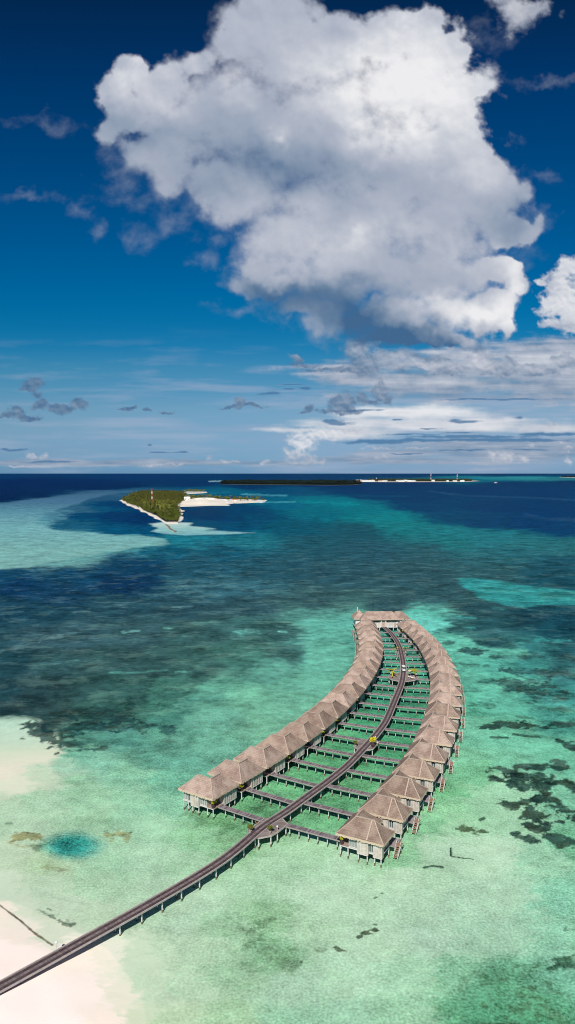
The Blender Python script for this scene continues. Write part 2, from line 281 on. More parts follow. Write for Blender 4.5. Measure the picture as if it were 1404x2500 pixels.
# weed and coral patches: polyline, half width (px at that distance), strength, colour
DK = (26, 58, 52)
ST_ = [
 ([(1176,1866),(1230,1875),(1272,1897)],8,1,DK),([(1262,1862),(1310,1866),(1372,1870)],9,1,DK),([(1262,1895),(1330,1892),(1410,1915)],12,1,DK),([(1255,1908),(1330,1915)],18,1,DK),
 ([(1212,1900),(1255,1914)],9,1,DK),([(1255,1965),(1275,1955),(1300,1985),(1335,1995)],20,1,DK),([(1325,1948),(1380,1965),(1410,1990)],17,1,DK),([(1290,2008),(1330,2020)],12,1,DK),([(1340,2000),(1370,2005)],8,1,DK),
 ([(1260,2030),(1280,2033),(1305,2047)],8,1,DK),([(1345,2036),(1370,2050),(1410,2055)],11,1,DK),([(1134,2020),(1168,2027)],9,1,(60,84,50)),([(1112,2018),(1120,2019)],4,.9,DK),
 ([(1101,2064),(1102,2083)],4,1,DK),([(1102,2084),(1128,2089)],3.2,1,DK),([(1130,2090),(1155,2092)],1.8,1,DK),([(1035,2112),(1060,2108),(1080,2112)],4,.9,DK),([(1172,1995),(1180,1992)],4,.9,DK),
 ([(1185,1770),(1250,1764),(1330,1772)],10,1,DK),([(1340,1764),(1358,1766)],6,.9,DK),([(1200,1796),(1240,1797)],4,.9,DK),([(1255,1788),(1320,1797)],4,.9,DK),([(1370,1770),(1410,1765)],12,.9,DK),([(1360,1800),(1385,1810),(1410,1828)],7,1,DK),([(1355,1850),(1375,1855)],6,1,DK),
 ([(1235,1665),(1300,1680),(1370,1695)],16,.9,(30,84,80)),([(1300,1690),(1330,1690)],22,.8,(30,84,80)),([(1330,1725),(1390,1730)],14,.7,(36,96,84)),([(1140,1588),(1162,1588)],9,1,(24,84,84)),([(1085,1566),(1098,1566)],7,.8,(30,96,92)),
 ([(1110,1618),(1190,1620)],6,.85,(34,98,92)),([(1240,1633),(1330,1640),(1410,1645)],10,.9,(28,80,80)),([(1200,1599),(1300,1602),(1404,1608)],6,.8,(28,84,84)),([(1150,1715),(1200,1718)],8,.8,(44,112,92)),([(1130,1685),(1210,1686)],3,.6,(44,120,104)),
 ([(1270,1645),(1300,1660)],12,.8,(28,84,84)),([(1180,1660),(1240,1668)],5,.7,(40,110,100)),([(1260,1745),(1300,1750)],4,.7,(44,112,92)),
 ([(1370,2350),(1380,2345)],20,.95,(40,92,66)),([(1350,2362),(1356,2364)],5,.9,(40,92,66)),([(1398,2262),(1404,2262)],7,.9,(60,100,80)),
 ([(915,2186),(920,2184)],3.5,.9,(70,96,60)),([(930,2175),(934,2174)],3,.8,(70,96,60)),([(896,2268),(910,2267)],5,1,(60,80,50)),([(876,2281),(882,2279)],4,.9,(60,80,50)),([(814,2305),(836,2310)],5,1,(56,80,50)),([(772,2310),(790,2312)],5,.5,(90,130,80)),([(734,2340),(736,2341)],3,.8,(70,96,60)),([(912,2250),(918,2251)],2.5,.8,(70,96,60)),
 ([(85,1775),(130,1800),(190,1768),(270,1762)],15,.95,(22,66,64)),([(250,1768),(330,1768),(410,1772)],13,.85,(30,76,74)),([(150,1808),(180,1814)],12,.8,(28,80,72)),([(190,1826),(206,1825)],6,.8,(34,84,80)),([(232,1824),(252,1826)],6,.8,(34,84,80)),([(136,1836),(142,1834)],4,.9,(34,70,66)),
 ([(120,1752),(200,1740),(280,1748)],18,.7,(26,68,66)),([(700,1735),(720,1732)],6,.6,(60,140,118)),([(470,1700),(560,1705)],10,.45,(54,130,116)),
 ([(102,2222),(112,2226)],6,.8,(60,110,80)),([(118,2218),(124,2220)],4,.8,(50,90,70)),([(132,2240),(150,2248),(165,2254)],8,.85,(60,100,76)),([(170,2255),(182,2256)],4,.7,(60,100,76)),
 ([(0,2212),(25,2232),(50,2250),(80,2278),(105,2296),(128,2312)],2.6,.95,(84,90,66)),
 ([(35,2040),(60,2036),(88,2040)],8,.9,(134,140,78)),([(25,2056),(50,2060)],7,.55,(160,160,96)),([(92,2064),(120,2070)],8,.6,(120,160,90)),([(276,2034),(300,2036)],12,.8,(146,158,92)),([(120,2112),(150,2116)],6,.5,(150,160,96)),
 ([(15,2006),(28,2005)],3,.8,(100,140,110)),([(152,1982),(155,1982)],2,.7,(70,120,90)),([(255,2024),(262,2022)],3,.6,(90,150,110)),([(170,1898),(200,1895)],10,.4,(104,178,130)),([(190,1995),(260,2000)],9,.3,(120,186,130)),
 ([(620,2030),(600,2020)],8,.5,(70,140,80)),([(470,1985),(560,2010)],12,.45,(80,140,84)),([(640,1975),(700,1990)],10,.35,(60,124,70)),([(700,2350),(640,2290)],20,.35,(100,150,100)),
 # pale sandy shoals and channels
 ([(735,1222),(860,1232)],6,.7,(10,132,142)),([(1250,1472),(1285,1476)],5,.6,(20,130,132)),([(1120,1504),(1160,1506)],4,.8,(34,140,140)),([(1290,1447),(1404,1452)],5,.45,(26,104,106)),
 ([(1200,1482),(1230,1485)],3,.6,(30,130,130)),([(1290,1486),(1330,1489)],3,.5,(26,110,114)),([(1130,1528),(1160,1530)],3,.7,(40,150,146)),([(1320,1560),(1390,1562)],6,.8,(36,150,146)),([(1250,1564),(1280,1567)],3,.7,(36,150,146)),
 ([(640,1330),(560,1331)],3,.6,(40,128,140)),
 ([(590,1206),(700,1209)],3,.8,(70,150,168)),([(640,1226),(720,1224)],3,.8,(60,146,160)),([(460,1207),(560,1200)],4,.6,(30,110,136)),([(510,1175),(540,1175)],1.6,.9,(130,170,180)),
 ([(430,1432),(520,1428),(600,1418)],5,.6,(74,128,136)),([(430,1445),(480,1446)],3,.6,(80,134,140)),([(340,1448),(380,1452)],4,.5,(60,112,122)),([(420,1480),(470,1478)],3,.6,(72,124,130)),([(180,1492),(220,1491)],3,.7,(72,126,134)),([(250,1478),(300,1477)],5,.4,(64,112,120)),
 ([(0,1588),(60,1574),(100,1560),(200,1540)],5,.55,(84,132,136)),([(300,1540),(340,1538)],3,.9,(110,176,172)),([(400,1530),(420,1532)],3,.8,(100,168,160)),([(470,1520),(520,1515)],5,.45,(70,134,130)),([(580,1540),(625,1538)],6,.7,(84,160,148)),([(600,1535),(620,1534)],3,.8,(110,180,168)),([(680,1539),(700,1540)],3,.8,(96,168,158)),
 ([(270,1640),(350,1638),(410,1632)],4,.6,(70,146,134)),([(430,1638),(470,1636)],4,.75,(84,160,146)),([(160,1612),(190,1610)],3,.6,(70,130,124)),([(130,1590),(200,1590)],6,.4,(66,112,112)),([(230,1596),(320,1590)],4,.4,(66,116,114)),
 
 ([(1050,1200),(1150,1210),(1300,1216),(1410,1220)],3,.5,(42,84,122)),([(1280,1252),(1320,1265),(1410,1270)],5,.45,(44,84,122)),([(720,1206),(1000,1212)],2.5,.4,(22,86,120)),
]
POLY = [   # clear edged shoals and reef flats: outline, feather (px), raggedness, colours by picture height
 ([(-300,1270),(0,1230),(60,1221),(130,1213),(230,1203),(322,1197),(334,1199),(262,1206),(248,1212),(215,1218),(205,1225),(182,1232),(150,1240),(116,1252),(90,1276),(110,1284),(130,1292),(170,1296),(280,1305),(340,1306),(400,1315),(414,1325),(390,1331),(320,1336),(290,1343),(260,1346),(205,1357),(150,1366),(120,1372),(70,1384),(0,1389),(-300,1394)], 2.0, 1.0, [(1198,(64,104,134)),(1225,(74,118,146)),(1250,(92,146,162)),(1280,(114,170,176)),(1340,(122,180,176)),(1390,(116,174,168))]),
 ([(1112,1410),(1150,1409),(1200,1414),(1290,1428),(1404,1441),(1550,1448),(1550,1476),(1404,1476),(1330,1476),(1300,1478),(1280,1481),(1240,1478),(1230,1472),(1190,1464),(1165,1455),(1160,1444),(1135,1432)], 1.8, .8, [(1410,(10,140,142)),(1450,(18,148,146)),(1480,(10,136,138))]),
 ([(366,1278),(400,1274),(440,1275),(470,1276),(462,1283),(500,1287),(526,1290),(500,1294),(560,1297),(620,1300),(560,1303),(450,1306),(400,1302),(366,1296),(385,1290)], 1.4, .6, [(1275,(190,214,208)),(1290,(150,196,196)),(1306,(116,174,180))]),
 ([(-200,1748),(60,1751),(94,1756),(76,1775),(95,1790),(128,1802),(142,1825),(138,1846),(110,1862),(60,1862),(0,1870),(-200,1880)], 7, .8, [(1755,(176,224,196)),(1800,(190,224,194)),(1835,(214,220,188)),(1870,(228,220,194))]),
 ([(990,1503),(1050,1506),(1095,1518),(1110,1527),(1070,1534),(1055,1546),(1010,1520)], 2.5, .8, [(1500,(96,200,184))]),
 ([(1072,1548),(1110,1548),(1150,1560),(1165,1572),(1190,1582),(1280,1580),(1300,1590),(1270,1605),(1140,1600),(1085,1580)], 3, 1, [(1560,(88,184,162))]),
 ([(1130,2440),(1150,2380),(1200,2335),(1240,2330),(1290,2370),(1350,2410),(1420,2440),(1520,2620),(1150,2620),(1105,2500)], 22, 2.2, [(2340,(92,172,130)),(2480,(70,156,112))]),
 ([(716,1519),(760,1509),(872,1502),(872,1530),(840,1560),(868,1600),(820,1640),(740,1640),(752,1600),(746,1560),(752,1530)], 5, 1.2, [(1505,(84,172,156)),(1560,(92,178,158)),(1640,(96,180,154))])]
def ycw(y): return 1.3 * y + 350 * np.log(np.maximum(y - 1145, 6))
ILL = 1.0
def build_seabed():
    ys = [1156.1, 1156.6, 1157.2, 1158, 1159]
    y = 1160.0
    while y < 2580: ys.append(y); y += 1.25 if y < 1340 else 1.9
    ys += [2600, 2640, 2700, 2800, 2950, 3200, 3600, 4400, 6500, 12000, 40000]
    xs = [-9000, -5000, -3000, -2000, -1300, -900, -600, -400, -280, -200]
    x = -150.0
    while x < 1556: xs.append(x); x += 2.1
    xs += [1620, 1700, 1800, 2000, 2300, 2700, 3400, 4500, 6500, 10500]
    PX, PY = np.meshgrid(np.array(xs, float), np.array(ys, float))
    ny, nx = PX.shape
    cx = (PX - 702) / F; cy = -(PY - 1250) / F
    dy = CT + cy * ST; dz = -ST + cy * CT
    t = -H / dz; X = cx * t; Y = dy * t
    wx = fbm(PX / 90, ycw(PY) / 90, 5, 1); wy = fbm(PX / 90, ycw(PY) / 90, 5, 5)
    wx2 = fbm(X / 1.6, Y / 1.6, 3, 8) ; wy2 = fbm(X / 1.6 + 40, Y / 1.6, 3, 9)
    wx3 = fbm(PX / 22, ycw(PY) / 12, 4, 71); wy3 = fbm(PX / 22, ycw(PY) / 12, 4, 75)
    QX = PX + 80 * wx + 70 * wx3 + 10 * wx2; QY = ycw(PY) + 60 * wy + 50 * wy3 + 10 * wy2
    cp = np.array(CP, float); cc = np.array([s2l(c) for c in cp[:, 2:5]]); cxp = cp[:, 0]; cyp = ycw(cp[:, 1])
    hp = np.array([(-80,2560,1.5),(0,2480,1.45),(0,2400,1.30),(100,2360,1.05),(200,2500,1.2),(150,2420,1.1),(60,2320,.5),(0,2260,.3),(0,2300,.7),(200,2340,.45),(260,2440,.45),(300,2520,.5),(280,2370,.0),(330,2420,-.15),(390,2500,-.3),(340,2330,-.5),(230,2290,-.35),(130,2290,-.15),(60,2240,-.1),(0,2215,-.05),(0,2150,-.4),(150,2180,-.7),(450,2400,-.7),(450,2520,-.7),(600,2300,-.7),(300,2200,-.7),(800,2500,-.7),(-150,2250,.6),(-150,2450,1.6)], float)
    num = np.zeros((ny, nx, 3)); den = np.zeros((ny, nx))
    for i in range(len(cp)):
        d2 = (QX - cxp[i]) ** 2 + (QY - cyp[i]) ** 2
        w = 1.0 / (d2 + 200.0) ** 2.4
        den += w
        for k in range(3): num[..., k] += w * cc[i, k]
    C = num / den[..., None]
    # patches
    ragx = fbm(X / 9, Y / 9, 5, 21); ragf = fbm(X / 1.2, Y / 1.2, 3, 25); rags = fbm(PX / 30, ycw(PY) / 22, 6, 31)
    sub = (PX > -200) & (PX < 1620) & (PY < 2600)
    RX = PX + 16 * fbm(PX / 40, ycw(PY) / 30, 4, 41); RY = PY
    pscale = np.clip((PY - 1150) / 700, .04, 1.6)
    RYw = PY + 10 * pscale * fbm(PX / 30, ycw(PY) / 20, 4, 44)
    coral = fbm(X / 2.4, Y / 2.4, 4, 91); coral2 = fbm(X / 4.5, Y / 4.5, 4, 95)
    for pts, fe, rg_, cs in POLY:
        ys_ = [p[1] for p in pts]; xs_ = [p[0] for p in pts]; asp = 3.2 if min(ys_) < 1490 else 1.8
        mk = (PX > min(xs_) - 60) & (PX < max(xs_) + 60) & (PY > min(ys_) - 14) & (PY < max(ys_) + 20)
        ps = np.clip((PY[mk] - 1150) / 500, .05, 1)
        ax = PX[mk] + rg_ * (30 * fbm(PX[mk] / 30, PY[mk] / 5, 4, 81) + 10 * ragf[mk]); ay = PY[mk] + rg_ * ps * 16 * fbm(PX[mk] / 40, PY[mk] / 7, 5, 85)
        ins = np.zeros(ax.shape, bool); dd = np.full(ax.shape, 1e9); n_ = len(pts)
        for i in range(n_):
            (x0, y0), (x1, y1) = pts[i], pts[(i + 1) % n_]
            if y0 != y1: ins ^= ((y0 > ay) != (y1 > ay)) & (ax < (x1 - x0) * (ay - y0) / (y1 - y0) + x0)
            vx, vy = x1 - x0, (y1 - y0) * asp; tt = np.clip(((ax - x0) * vx + (ay - y0) * asp * vy) / (vx * vx + vy * vy + 1e-6), 0, 1)
            dd = np.minimum(dd, np.hypot(ax - x0 - tt * vx, (ay - y0) * asp - tt * vy))
        m = np.clip(.5 + np.where(ins, dd, -dd) / (2 * fe * asp), 0, 1)
        cl_ = np.array([s2l(c[1]) for c in cs]); cy_ = [c[0] for c in cs]
        tgt = np.stack([np.interp(PY[mk] + 20 * ps * wx[mk], cy_, cl_[:, k]) for k in range(3)], -1)
        C[mk] = C[mk] * (1 - m[:, None]) + tgt * m[:, None]
    for pts, r, s, c in ST_:
        asp = 2.0 if pts[0][1] > 1400 else 3.0
        if r < 4.5: asp = 1.3
        d = np.full(PX.shape, 1e9)
        x0 = min(p[0] for p in pts) - 6 * r - 30; x1 = max(p[0] for p in pts) + 6 * r + 30
        y0 = min(p[1] for p in pts) - 3 * r - 14; y1 = max(p[1] for p in pts) + 3 * r + 14
        mk = (PX > x0) & (PX < x1) & (PY > y0) & (PY < y1)
        ax, ay = RX[mk], RYw[mk]
        if r < 4.5: ax = PX[mk] + 5 * wx[mk]; ay = PY[mk] + 4 * wy[mk]
        dd = np.full(ax.shape, 1e9)
        for (a, b), (e, f) in zip(pts[:-1], pts[1:]):
            vx, vy = e - a, (f - b) * asp
            L = vx * vx + vy * vy + 1e-6
            tt = np.clip(((ax - a) * vx + (ay - b) * asp * vy) / L, 0, 1)
            dd = np.minimum(dd, np.hypot(ax - a - tt * vx, (ay - b) * asp - tt * vy))
        if c == DK: c = (34, 70, 60); r = r * .80
        rr = r * (asp if r >= 4.5 else 1.3)
        q = dd / rr + (1.3 * ragx[mk] + 3.0 * rags[mk] + 1.6 * ragf[mk]) * (1 if r > 4.5 else .4) - .1
        soft = .5 if s > .8 else .9; s = s * (.94 if s > .8 else 1)
        m = np.clip((1 - q) / soft, 0, 1); m = m * m * (3 - 2 * m) * s
        cv = np.clip(1 + 1.6 * coral[mk] + 1.1 * ragf[mk], .35, 2.2)[:, None] * np.array(s2l(c)); br = np.clip(coral2[mk] * 3 - .2, 0, .35)[:, None] * (1 if sum(c) < 260 else 0)
        cv = cv * (1 - br) + br * np.array(s2l((62, 78, 48))) * np.clip(1 + coral[mk], .5, 1.6)[:, None]
        C[mk] = C[mk] * (1 - m[:, None]) + cv * m[:, None]
    # the blue hole
    ex = (PX - 174) / 84 + .45 * wx; ey = (PY - 2058) / 42 + .45 * wy
    q = np.hypot(ex, ey); m = np.clip((1.12 - q) / .75, 0, 1)[..., None]; m = m * m * (3 - 2 * m)
    C = C * (1 - m) + np.array(s2l((18, 164, 148))) * m
    ex = (PX - 168) / 34 + 1.3 * wx; ey = (PY - 2058) / 17 + 1.3 * wy
    q = np.hypot(ex, ey); m = np.clip((1 - q) / .6, 0, 1)[..., None] * .5
    C = C * (1 - m) + np.array(s2l((6, 84, 84))) * m
    # mottle: weed speckle amount (R) and coarse coral amount
    lum = C.mean(-1)
    # scattered weed specks
    def zone(x, y, rx, ry): return np.clip(1.15 - np.hypot((PX - x) / rx, (PY - y) / ry), 0, 1)
    z = zone(650,2270,150,80) * 1.0 + zone(1250,2450,170,130) * 2.2 + zone(1350,2120,90,70) * .7 + zone(640,1990,230,70) * .8 + zone(820,1900,140,90) * .8 + zone(560,2060,120,40) * .5 + zone(1080,1960,60,120)*.4 + zone(700,2350,90,60)*.5 + zone(140,2240,60,22)*.7
    sp = fbm(X / 1.1, Y / 1.1, 4, 51) + .35 * fbm(X / 7, Y / 7, 3, 55)
    m = np.clip((sp - .16 + .10 * z) / .12, 0, 1) * np.clip(z, 0, 1)
    C = C * (1 - .55 * m[..., None]) + np.array(s2l((62, 104, 62))) * .55 * m[..., None]
    # what the surface reflects is added by the water sheet, so the floor itself is that much darker
    w_ = np.clip((1900 - PY) / 600, 0, 1)[..., None]
    C = np.maximum(C - np.array([.005, .022, .024]) * w_, .0012)
    w_ = np.clip((PY - 1550) / 250, 0, 1)[..., None]
    w_ = w_ * np.clip((.62 - C[..., :1]) / .15, 0, 1)
    C = C * (1 - w_) + C * np.array([1.15, 1.01, 1.04]) * w_
    sd_ = np.clip((C[..., :1] - .5) / .2, 0, 1); C = C * (1 - sd_) + C * np.array([1.06, 1.10, 1.12]) * sd_
    w_ = (.12 * np.clip((PY - 1300) / 80, 0, 1) + .06 * np.clip((PY - 1620) / 250, 0, 1))[..., None]
    gr_ = (C * np.array([.45, .40, .15])).sum(-1, keepdims=True)
    C = C * (1 - w_) + gr_ * w_
    w_ = np.clip((PY - 1330) / 80, 0, 1) * np.clip((1800 - PY) / 120, 0, 1) * np.clip((.12 - C[..., 0]) / .08, 0, 1) * np.clip((C[..., 1] / np.maximum(C[..., 2], 1e-4) - .72) / .2, 0, 1)
    C[..., 0] += .009 * w_
    # height
    hx = PX + 12 * wx; hy = PY + 8 * wy; hn = np.zeros(PX.shape); hd = np.zeros(PX.shape)
    for a, b, h in hp:
        w = 1 / ((hx - a) ** 2 + (1.4 * (hy - b)) ** 2 + 9000) ** 1.6; hn += w * h; hd += w
    Z = hn / hd
    far = np.clip((np.hypot(PX - 100, (PY - 2380) * 1.2) - 330) / 160, 0, 1); Z = np.maximum(Z, -.45) * (1 - far) - .45 * far
    up_ = np.clip((PY - 2060) / 140, 0, 1); Z = Z * up_ - .45 * (1 - up_)
    Z = Z + np.where(Z < -.3, .12 * fbm(X / 5, Y / 5, 3, 61), .012 * fbm(X / 3, Y / 3, 3, 61))
    X = np.where(True, X, X)
    # weight of the mottle is lower over clean sand
    sandy = np.clip((C[..., 0] - .42) / .25, 0, 1)
    verts = np.stack([X, Y, Z], -1).reshape(-1, 3)
    idx = np.arange(ny * nx).reshape(ny, nx)
    a = idx[:-1, :-1].ravel(); b = idx[:-1, 1:].ravel(); c = idx[1:, 1:].ravel(); d = idx[1:, :-1].ravel()
    quads = np.stack([d, c, b, a], -1)
    me = bpy.data.meshes.new('seabed'); me.vertices.add(len(verts)); me.vertices.foreach_set('co', verts.ravel().astype(np.float32))
    me.loops.add(quads.size); me.loops.foreach_set('vertex_index', quads.ravel().astype(np.int32))
    me.polygons.add(len(quads)); me.polygons.foreach_set('loop_start', np.arange(0, quads.size, 4, dtype=np.int32)); me.polygons.foreach_set('loop_total', np.full(len(quads), 4, np.int32))
    me.update(calc_edges=True)
    ca = me.color_attributes.new('bottom', 'FLOAT_COLOR', 'POINT')
    rgba = np.ones((len(verts), 4), np.float32); rgba[:, :3] = C.reshape(-1, 3); rgba[:, 3] = sandy.ravel()
    ca.data.foreach_set('color', rgba.ravel())
    me.polygons.foreach_set('use_smooth', np.ones(len(quads), bool))
    m, g, bs = newmat('lagoon floor of sand, weed and coral')
    at_ = g.node('ShaderNodeAttribute', attribute_name='bottom')
    pos = g.node('ShaderNodeNewGeometry').outputs['Position']
    clean = at_.outputs['Alpha']
    n1 = g.noise(pos, 2.4, 3, .7)                 # ripple and rubble scale (about a metre)
    n2 = g.noise(pos, .30, 5, .65)
    n3 = g.noise(pos, .06, 7, .72)
    n4 = g.noise(g.v('MULTIPLY', pos, (.5, 1, 1)), .0045, 7, .7)
    vo = g.node('ShaderNodeTexVoronoi', feature='DISTANCE_TO_EDGE'); g.put(vo.inputs['Vector'], g.v('ADD', pos, g.scale(g.noise(pos, .9, 2, .6, out=1), 1.2))); vo.inputs['Scale'].default_value = .75
    net = g.sstep(vo.outputs[0], 0, .22, 1.0, 0.0)  # bright caustic lines of the ripples painted into the floor colour
    sx0 = g.node('ShaderNodeSeparateColor'); g.put(sx0.inputs[0], at_.outputs['Color']); sx0 = sx0.outputs[0]
    k = g.m('ADD', g.m('MULTIPLY', g.m('SUBTRACT', n1, .5), 3.0), g.m('MULTIPLY', g.m('SUBTRACT', n2, .5), 1.9))
    k = g.m('ADD', k, g.m('MULTIPLY', g.m('SUBTRACT', n3, .5), g.lin(sx0, .03, .3, 3.6, 1.9)))
    k = g.m('ADD', k, g.m('MULTIPLY', g.m('SUBTRACT', n4, .5), .8))
    amt = g.lin(clean, 0, 1, 1.0, .05)
    # over pale bottoms the same noise reads weaker
    sx = g.node('ShaderNodeSeparateColor'); g.put(sx.inputs[0], at_.outputs['Color'])
    amt = g.m('MULTIPLY', amt, g.lin(sx.outputs[0], 0.04, .36, 1.0, .42))
    far_ = g.m('MULTIPLY', g.sstep(g.v('LENGTH', pos, None, 1), 500, 2500, 1.0, .5), 1.0)
    kk = g.m('MULTIPLY', g.m('MULTIPLY', k, amt), far_)
    kk = g.m('ADD', 1.0, kk)
    kk = g.m('MAXIMUM', kk, .3)
    caustic_k = g.m('MULTIPLY', g.m('MULTIPLY', net, .16), g.m('MULTIPLY', amt, far_))
    kk = g.m('ADD', kk, caustic_k)
    colr = g.scale(at_.outputs['Color'], kk)
    ln = g.noise(g.v('MULTIPLY', pos, (.10, 1, 1)), .055, 6, .65)     # swell lines over the reef flats
    lk = g.m('MULTIPLY', g.sstep(ln, .54, .66, 0, .38), g.sstep(g.v('LENGTH', pos, None, 1), 330, 620))
    colr = g.mix(lk, colr, g.v('MULTIPLY', colr, (.45, .62, .70)))
    # greenish weed film
    wf = g.m('MULTIPLY', g.sstep(g.noise(pos, .55, 5, .7), .5, .66, 0, .38), g.m('MULTIPLY', amt, g.sstep(g.v('LENGTH', pos, None, 1), 140, 420, 1.0, .0)))
    colr = g.mix(wf, colr, g.v('MULTIPLY', colr, (.50, .74, .50)))
    # crisp pale patches of coral rubble in the dark weed
    rub = g.m('MULTIPLY', g.sstep(g.noise(g.v('MULTIPLY', pos, (.7, 1, 1)), .075, 8, .74), .52, .59), g.sstep(sx.outputs[0], .16, .05, 0, .9))
    colr = g.mix(g.m('MULTIPLY', rub, g.sstep(g.v('LENGTH', pos, None, 1), 900, 420)), colr, g.v('ADD', g.v('MULTIPLY', colr, (1.3, 1.2, 1.15)), (.032, .052, .042)))
    colr = g.v('MULTIPLY', colr, tuple(1.0 / v for v in SEA_LIGHT))
    g.put(bs.inputs['Base Color'], colr); bs.inputs['Roughness'].default_value = 1; bs.inputs['Specular IOR Level'].default_value = 0
    me.materials.append(m)
    o = bpy.data.objects.new('seabed', me); col.objects.link(o); tag(o, kind='structure')
    return o
SEA_LIGHT = (.98, 1.03, 1.03)
build_seabed()

def build_water():
    rr = [3, 40, 90, 150, 250, 500, 1000, 2500, 6000, 15000, 40000, 90000]
    mb = MB(); n = 64; k = 0
    V = []
    for r in rr:
        for i in range(n):
            a = 2 * math.pi * i / n; V.append((r * math.cos(a), r * math.sin(a), 0))
    mb.v = V
    for j in range(len(rr) - 1):
        for i in range(n):
            i2 = (i + 1) % n; mb.f.append((j*n+i, (j+1)*n+i, (j+1)*n+i2, j*n+i2)); mb.m.append(0)
    mb.f.append(tuple(range(n))); mb.m.append(0)
    m = bpy.data.materials.new('clear lagoon water'); m.use_nodes = True; g = G(m.node_tree); g.n.clear()
    out = g.node('ShaderNodeOutputMaterial')
    pos = g.node('ShaderNodeNewGeometry').outputs['Position']
    tr = g.node('ShaderNodeBsdfTransparent'); tr.inputs[0].default_value = (.965, .995, .99, 1)
    gl = g.node('ShaderNodeBsdfGlossy'); gl.inputs['Roughness'].default_value = .12; gl.inputs[0].default_value = (.38, .92, .9, 1)
    h = g.m('ADD', g.m('MULTIPLY', g.noise(g.v('MULTIPLY', pos, (.55, 1, 1)), .8, 3, .6), .5), g.m('MULTIPLY', g.noise(g.v('MULTIPLY', pos, (.5, 1, 1)), .07, 4, .6), 2.2))
    h = g.m('ADD', h, g.m('MULTIPLY', g.noise(g.v('MULTIPLY', pos, (.4, 1, 1)), .008, 4, .6), 14))
    bn = g.node('ShaderNodeBump'); bn.inputs['Strength'].default_value = .55; bn.inputs['Distance'].default_value = 1.0; g.put(bn.inputs['Height'], h)
    g.put(gl.inputs['Normal'], bn.outputs[0])
    fr = g.node('ShaderNodeFresnel'); fr.inputs[0].default_value = 1.33; g.put(fr.inputs['Normal'], bn.outputs[0])
    fac = g.m('MINIMUM', g.m('MULTIPLY', fr.outputs[0], .22), .06)
    mx = g.node('ShaderNodeMixShader'); g.put(mx.inputs[0], fac); g.put(mx.inputs[1], tr.outputs[0]); g.put(mx.inputs[2], gl.outputs[0])
    g.put(out.inputs[0], mx.outputs[0])
    o = mb.build('water', m); tag(o, kind='structure')
build_water()

# ------------------------------------------------------------------ jetty
ZD = 1.75
def pile(mb, x, y, z1, r=.13, z0=-.75):
    mb.cur = 0; mb.tube((x, y, .10), (x, y, z1), r, r, 8, False)
    mb.cur = 1; mb.tube((x, y, z0), (x, y, .10), r * 1.1, r * 1.04, 8, False); mb.cur = 0
CL = [(-420,2640),(-260,2548),(0,2409),(239,2277),(370,2204),(498,2129),(567,2082),(645,2016),(700,1981),(752,1943),(800,1908),(846,1871),(880,1836),(905,1809),(925,1785),(942,1761),(957,1727),(966,1705),(972,1691),(978,1676),(982.5,1660),(985,1640),(984.5,1620),(981,1600),(977,1583),(973,1573),(965,1559),(955,1546),(945,1536.5),(938,1531)]
cl0 = [at(a, b, ZD).xy for a, b in CL]
def resample(pts, step):
    # Catmull-Rom, then equal steps
    P = [pts[0] * 2 - pts[1]] + list(pts) + [pts[-1] * 2 - pts[-2]]
    Q = []
    for i in range(1, len(P) - 2):
        a, b, c, d = P[i-1:i+3]
        for k in range(12):
            t = k / 12
            Q.append(.5 * (2*b + (c - a) * t + (2*a - 5*b + 4*c - d) * t*t + (3*b - a - 3*c + d) * t**3))
    Q.append(P[-2]); out = [Q[0]]; acc = 0
    for i in range(1, len(Q)):
        seg = (Q[i] - Q[i-1]).length; 
        while acc + seg >= step:
            t = (step - acc) / seg; Q[i-1] = Q[i-1].lerp(Q[i], t); out.append(Q[i-1].copy()); seg = (Q[i] - Q[i-1]).length; acc = 0
        acc += seg
    out.append(Q[-1]); return out
def smooth(pts, n=1):
    for _ in range(n): pts = [pts[0]] + [(pts[i-1] + pts[i]*2 + pts[i+1]) / 4 for i in range(1, len(pts)-1)] + [pts[-1]]
    return pts
cl = smooth(resample(cl0, 1.0), 8)
def frames(P):
    T = []
    for i in range(len(P)):
        a = P[max(0, i-1)]; b = P[min(len(P)-1, i+1)]; d = (b - a).normalized(); T.append((d, Vector((d.y, -d.x))))
    return T
fr_ = frames(cl)
def ribbon(P, Fm, o0, o1, z0, z1, name, mat, parent):
    # a strip along the curve between sideways offsets o0..o1, with top, bottom and sides; UV.y runs along
    me = bpy.data.meshes.new(name); V = []; Fc = []; U = []
    s = 0
    for i, p in enumerate(P):
        if i: s += (P[i] - P[i-1]).length
        n = Fm[i][1]
        for o, z in ((o0, z1), (o1, z1), (o1, z0), (o0, z0)):
            q = p + n * o; V.append((q.x, q.y, z)); U.append((o, s))
    for i in range(len(P) - 1):
        a = 4 * i; b = a + 4
        for k in range(4):
            k2 = (k + 1) % 4; Fc.append((a+k, b+k, b+k2, a+k2)[::-1])
    Fc.append((0, 1, 2, 3)); n = 4 * (len(P) - 1); Fc.append((n+3, n+2, n+1, n))
    me.from_pydata(V, [], Fc); uv = me.uv_layers.new(name='UVMap')
    for l in me.loops: uv.data[l.index].uv = U[l.vertex_index]
    me.materials.append(mat); me.update()
    o = bpy.data.objects.new(name, me); col.objects.link(o); o.parent = parent; return o
jetty = empty('jetty', (0, 0, 0)); tag(jetty, 'long purple brown timber jetty curving from the white beach to the pavilion', 'jetty')
HW = .93
ribbon(cl, fr_, -HW, HW, ZD - .12, ZD, 'deck', M_DECK, jetty)
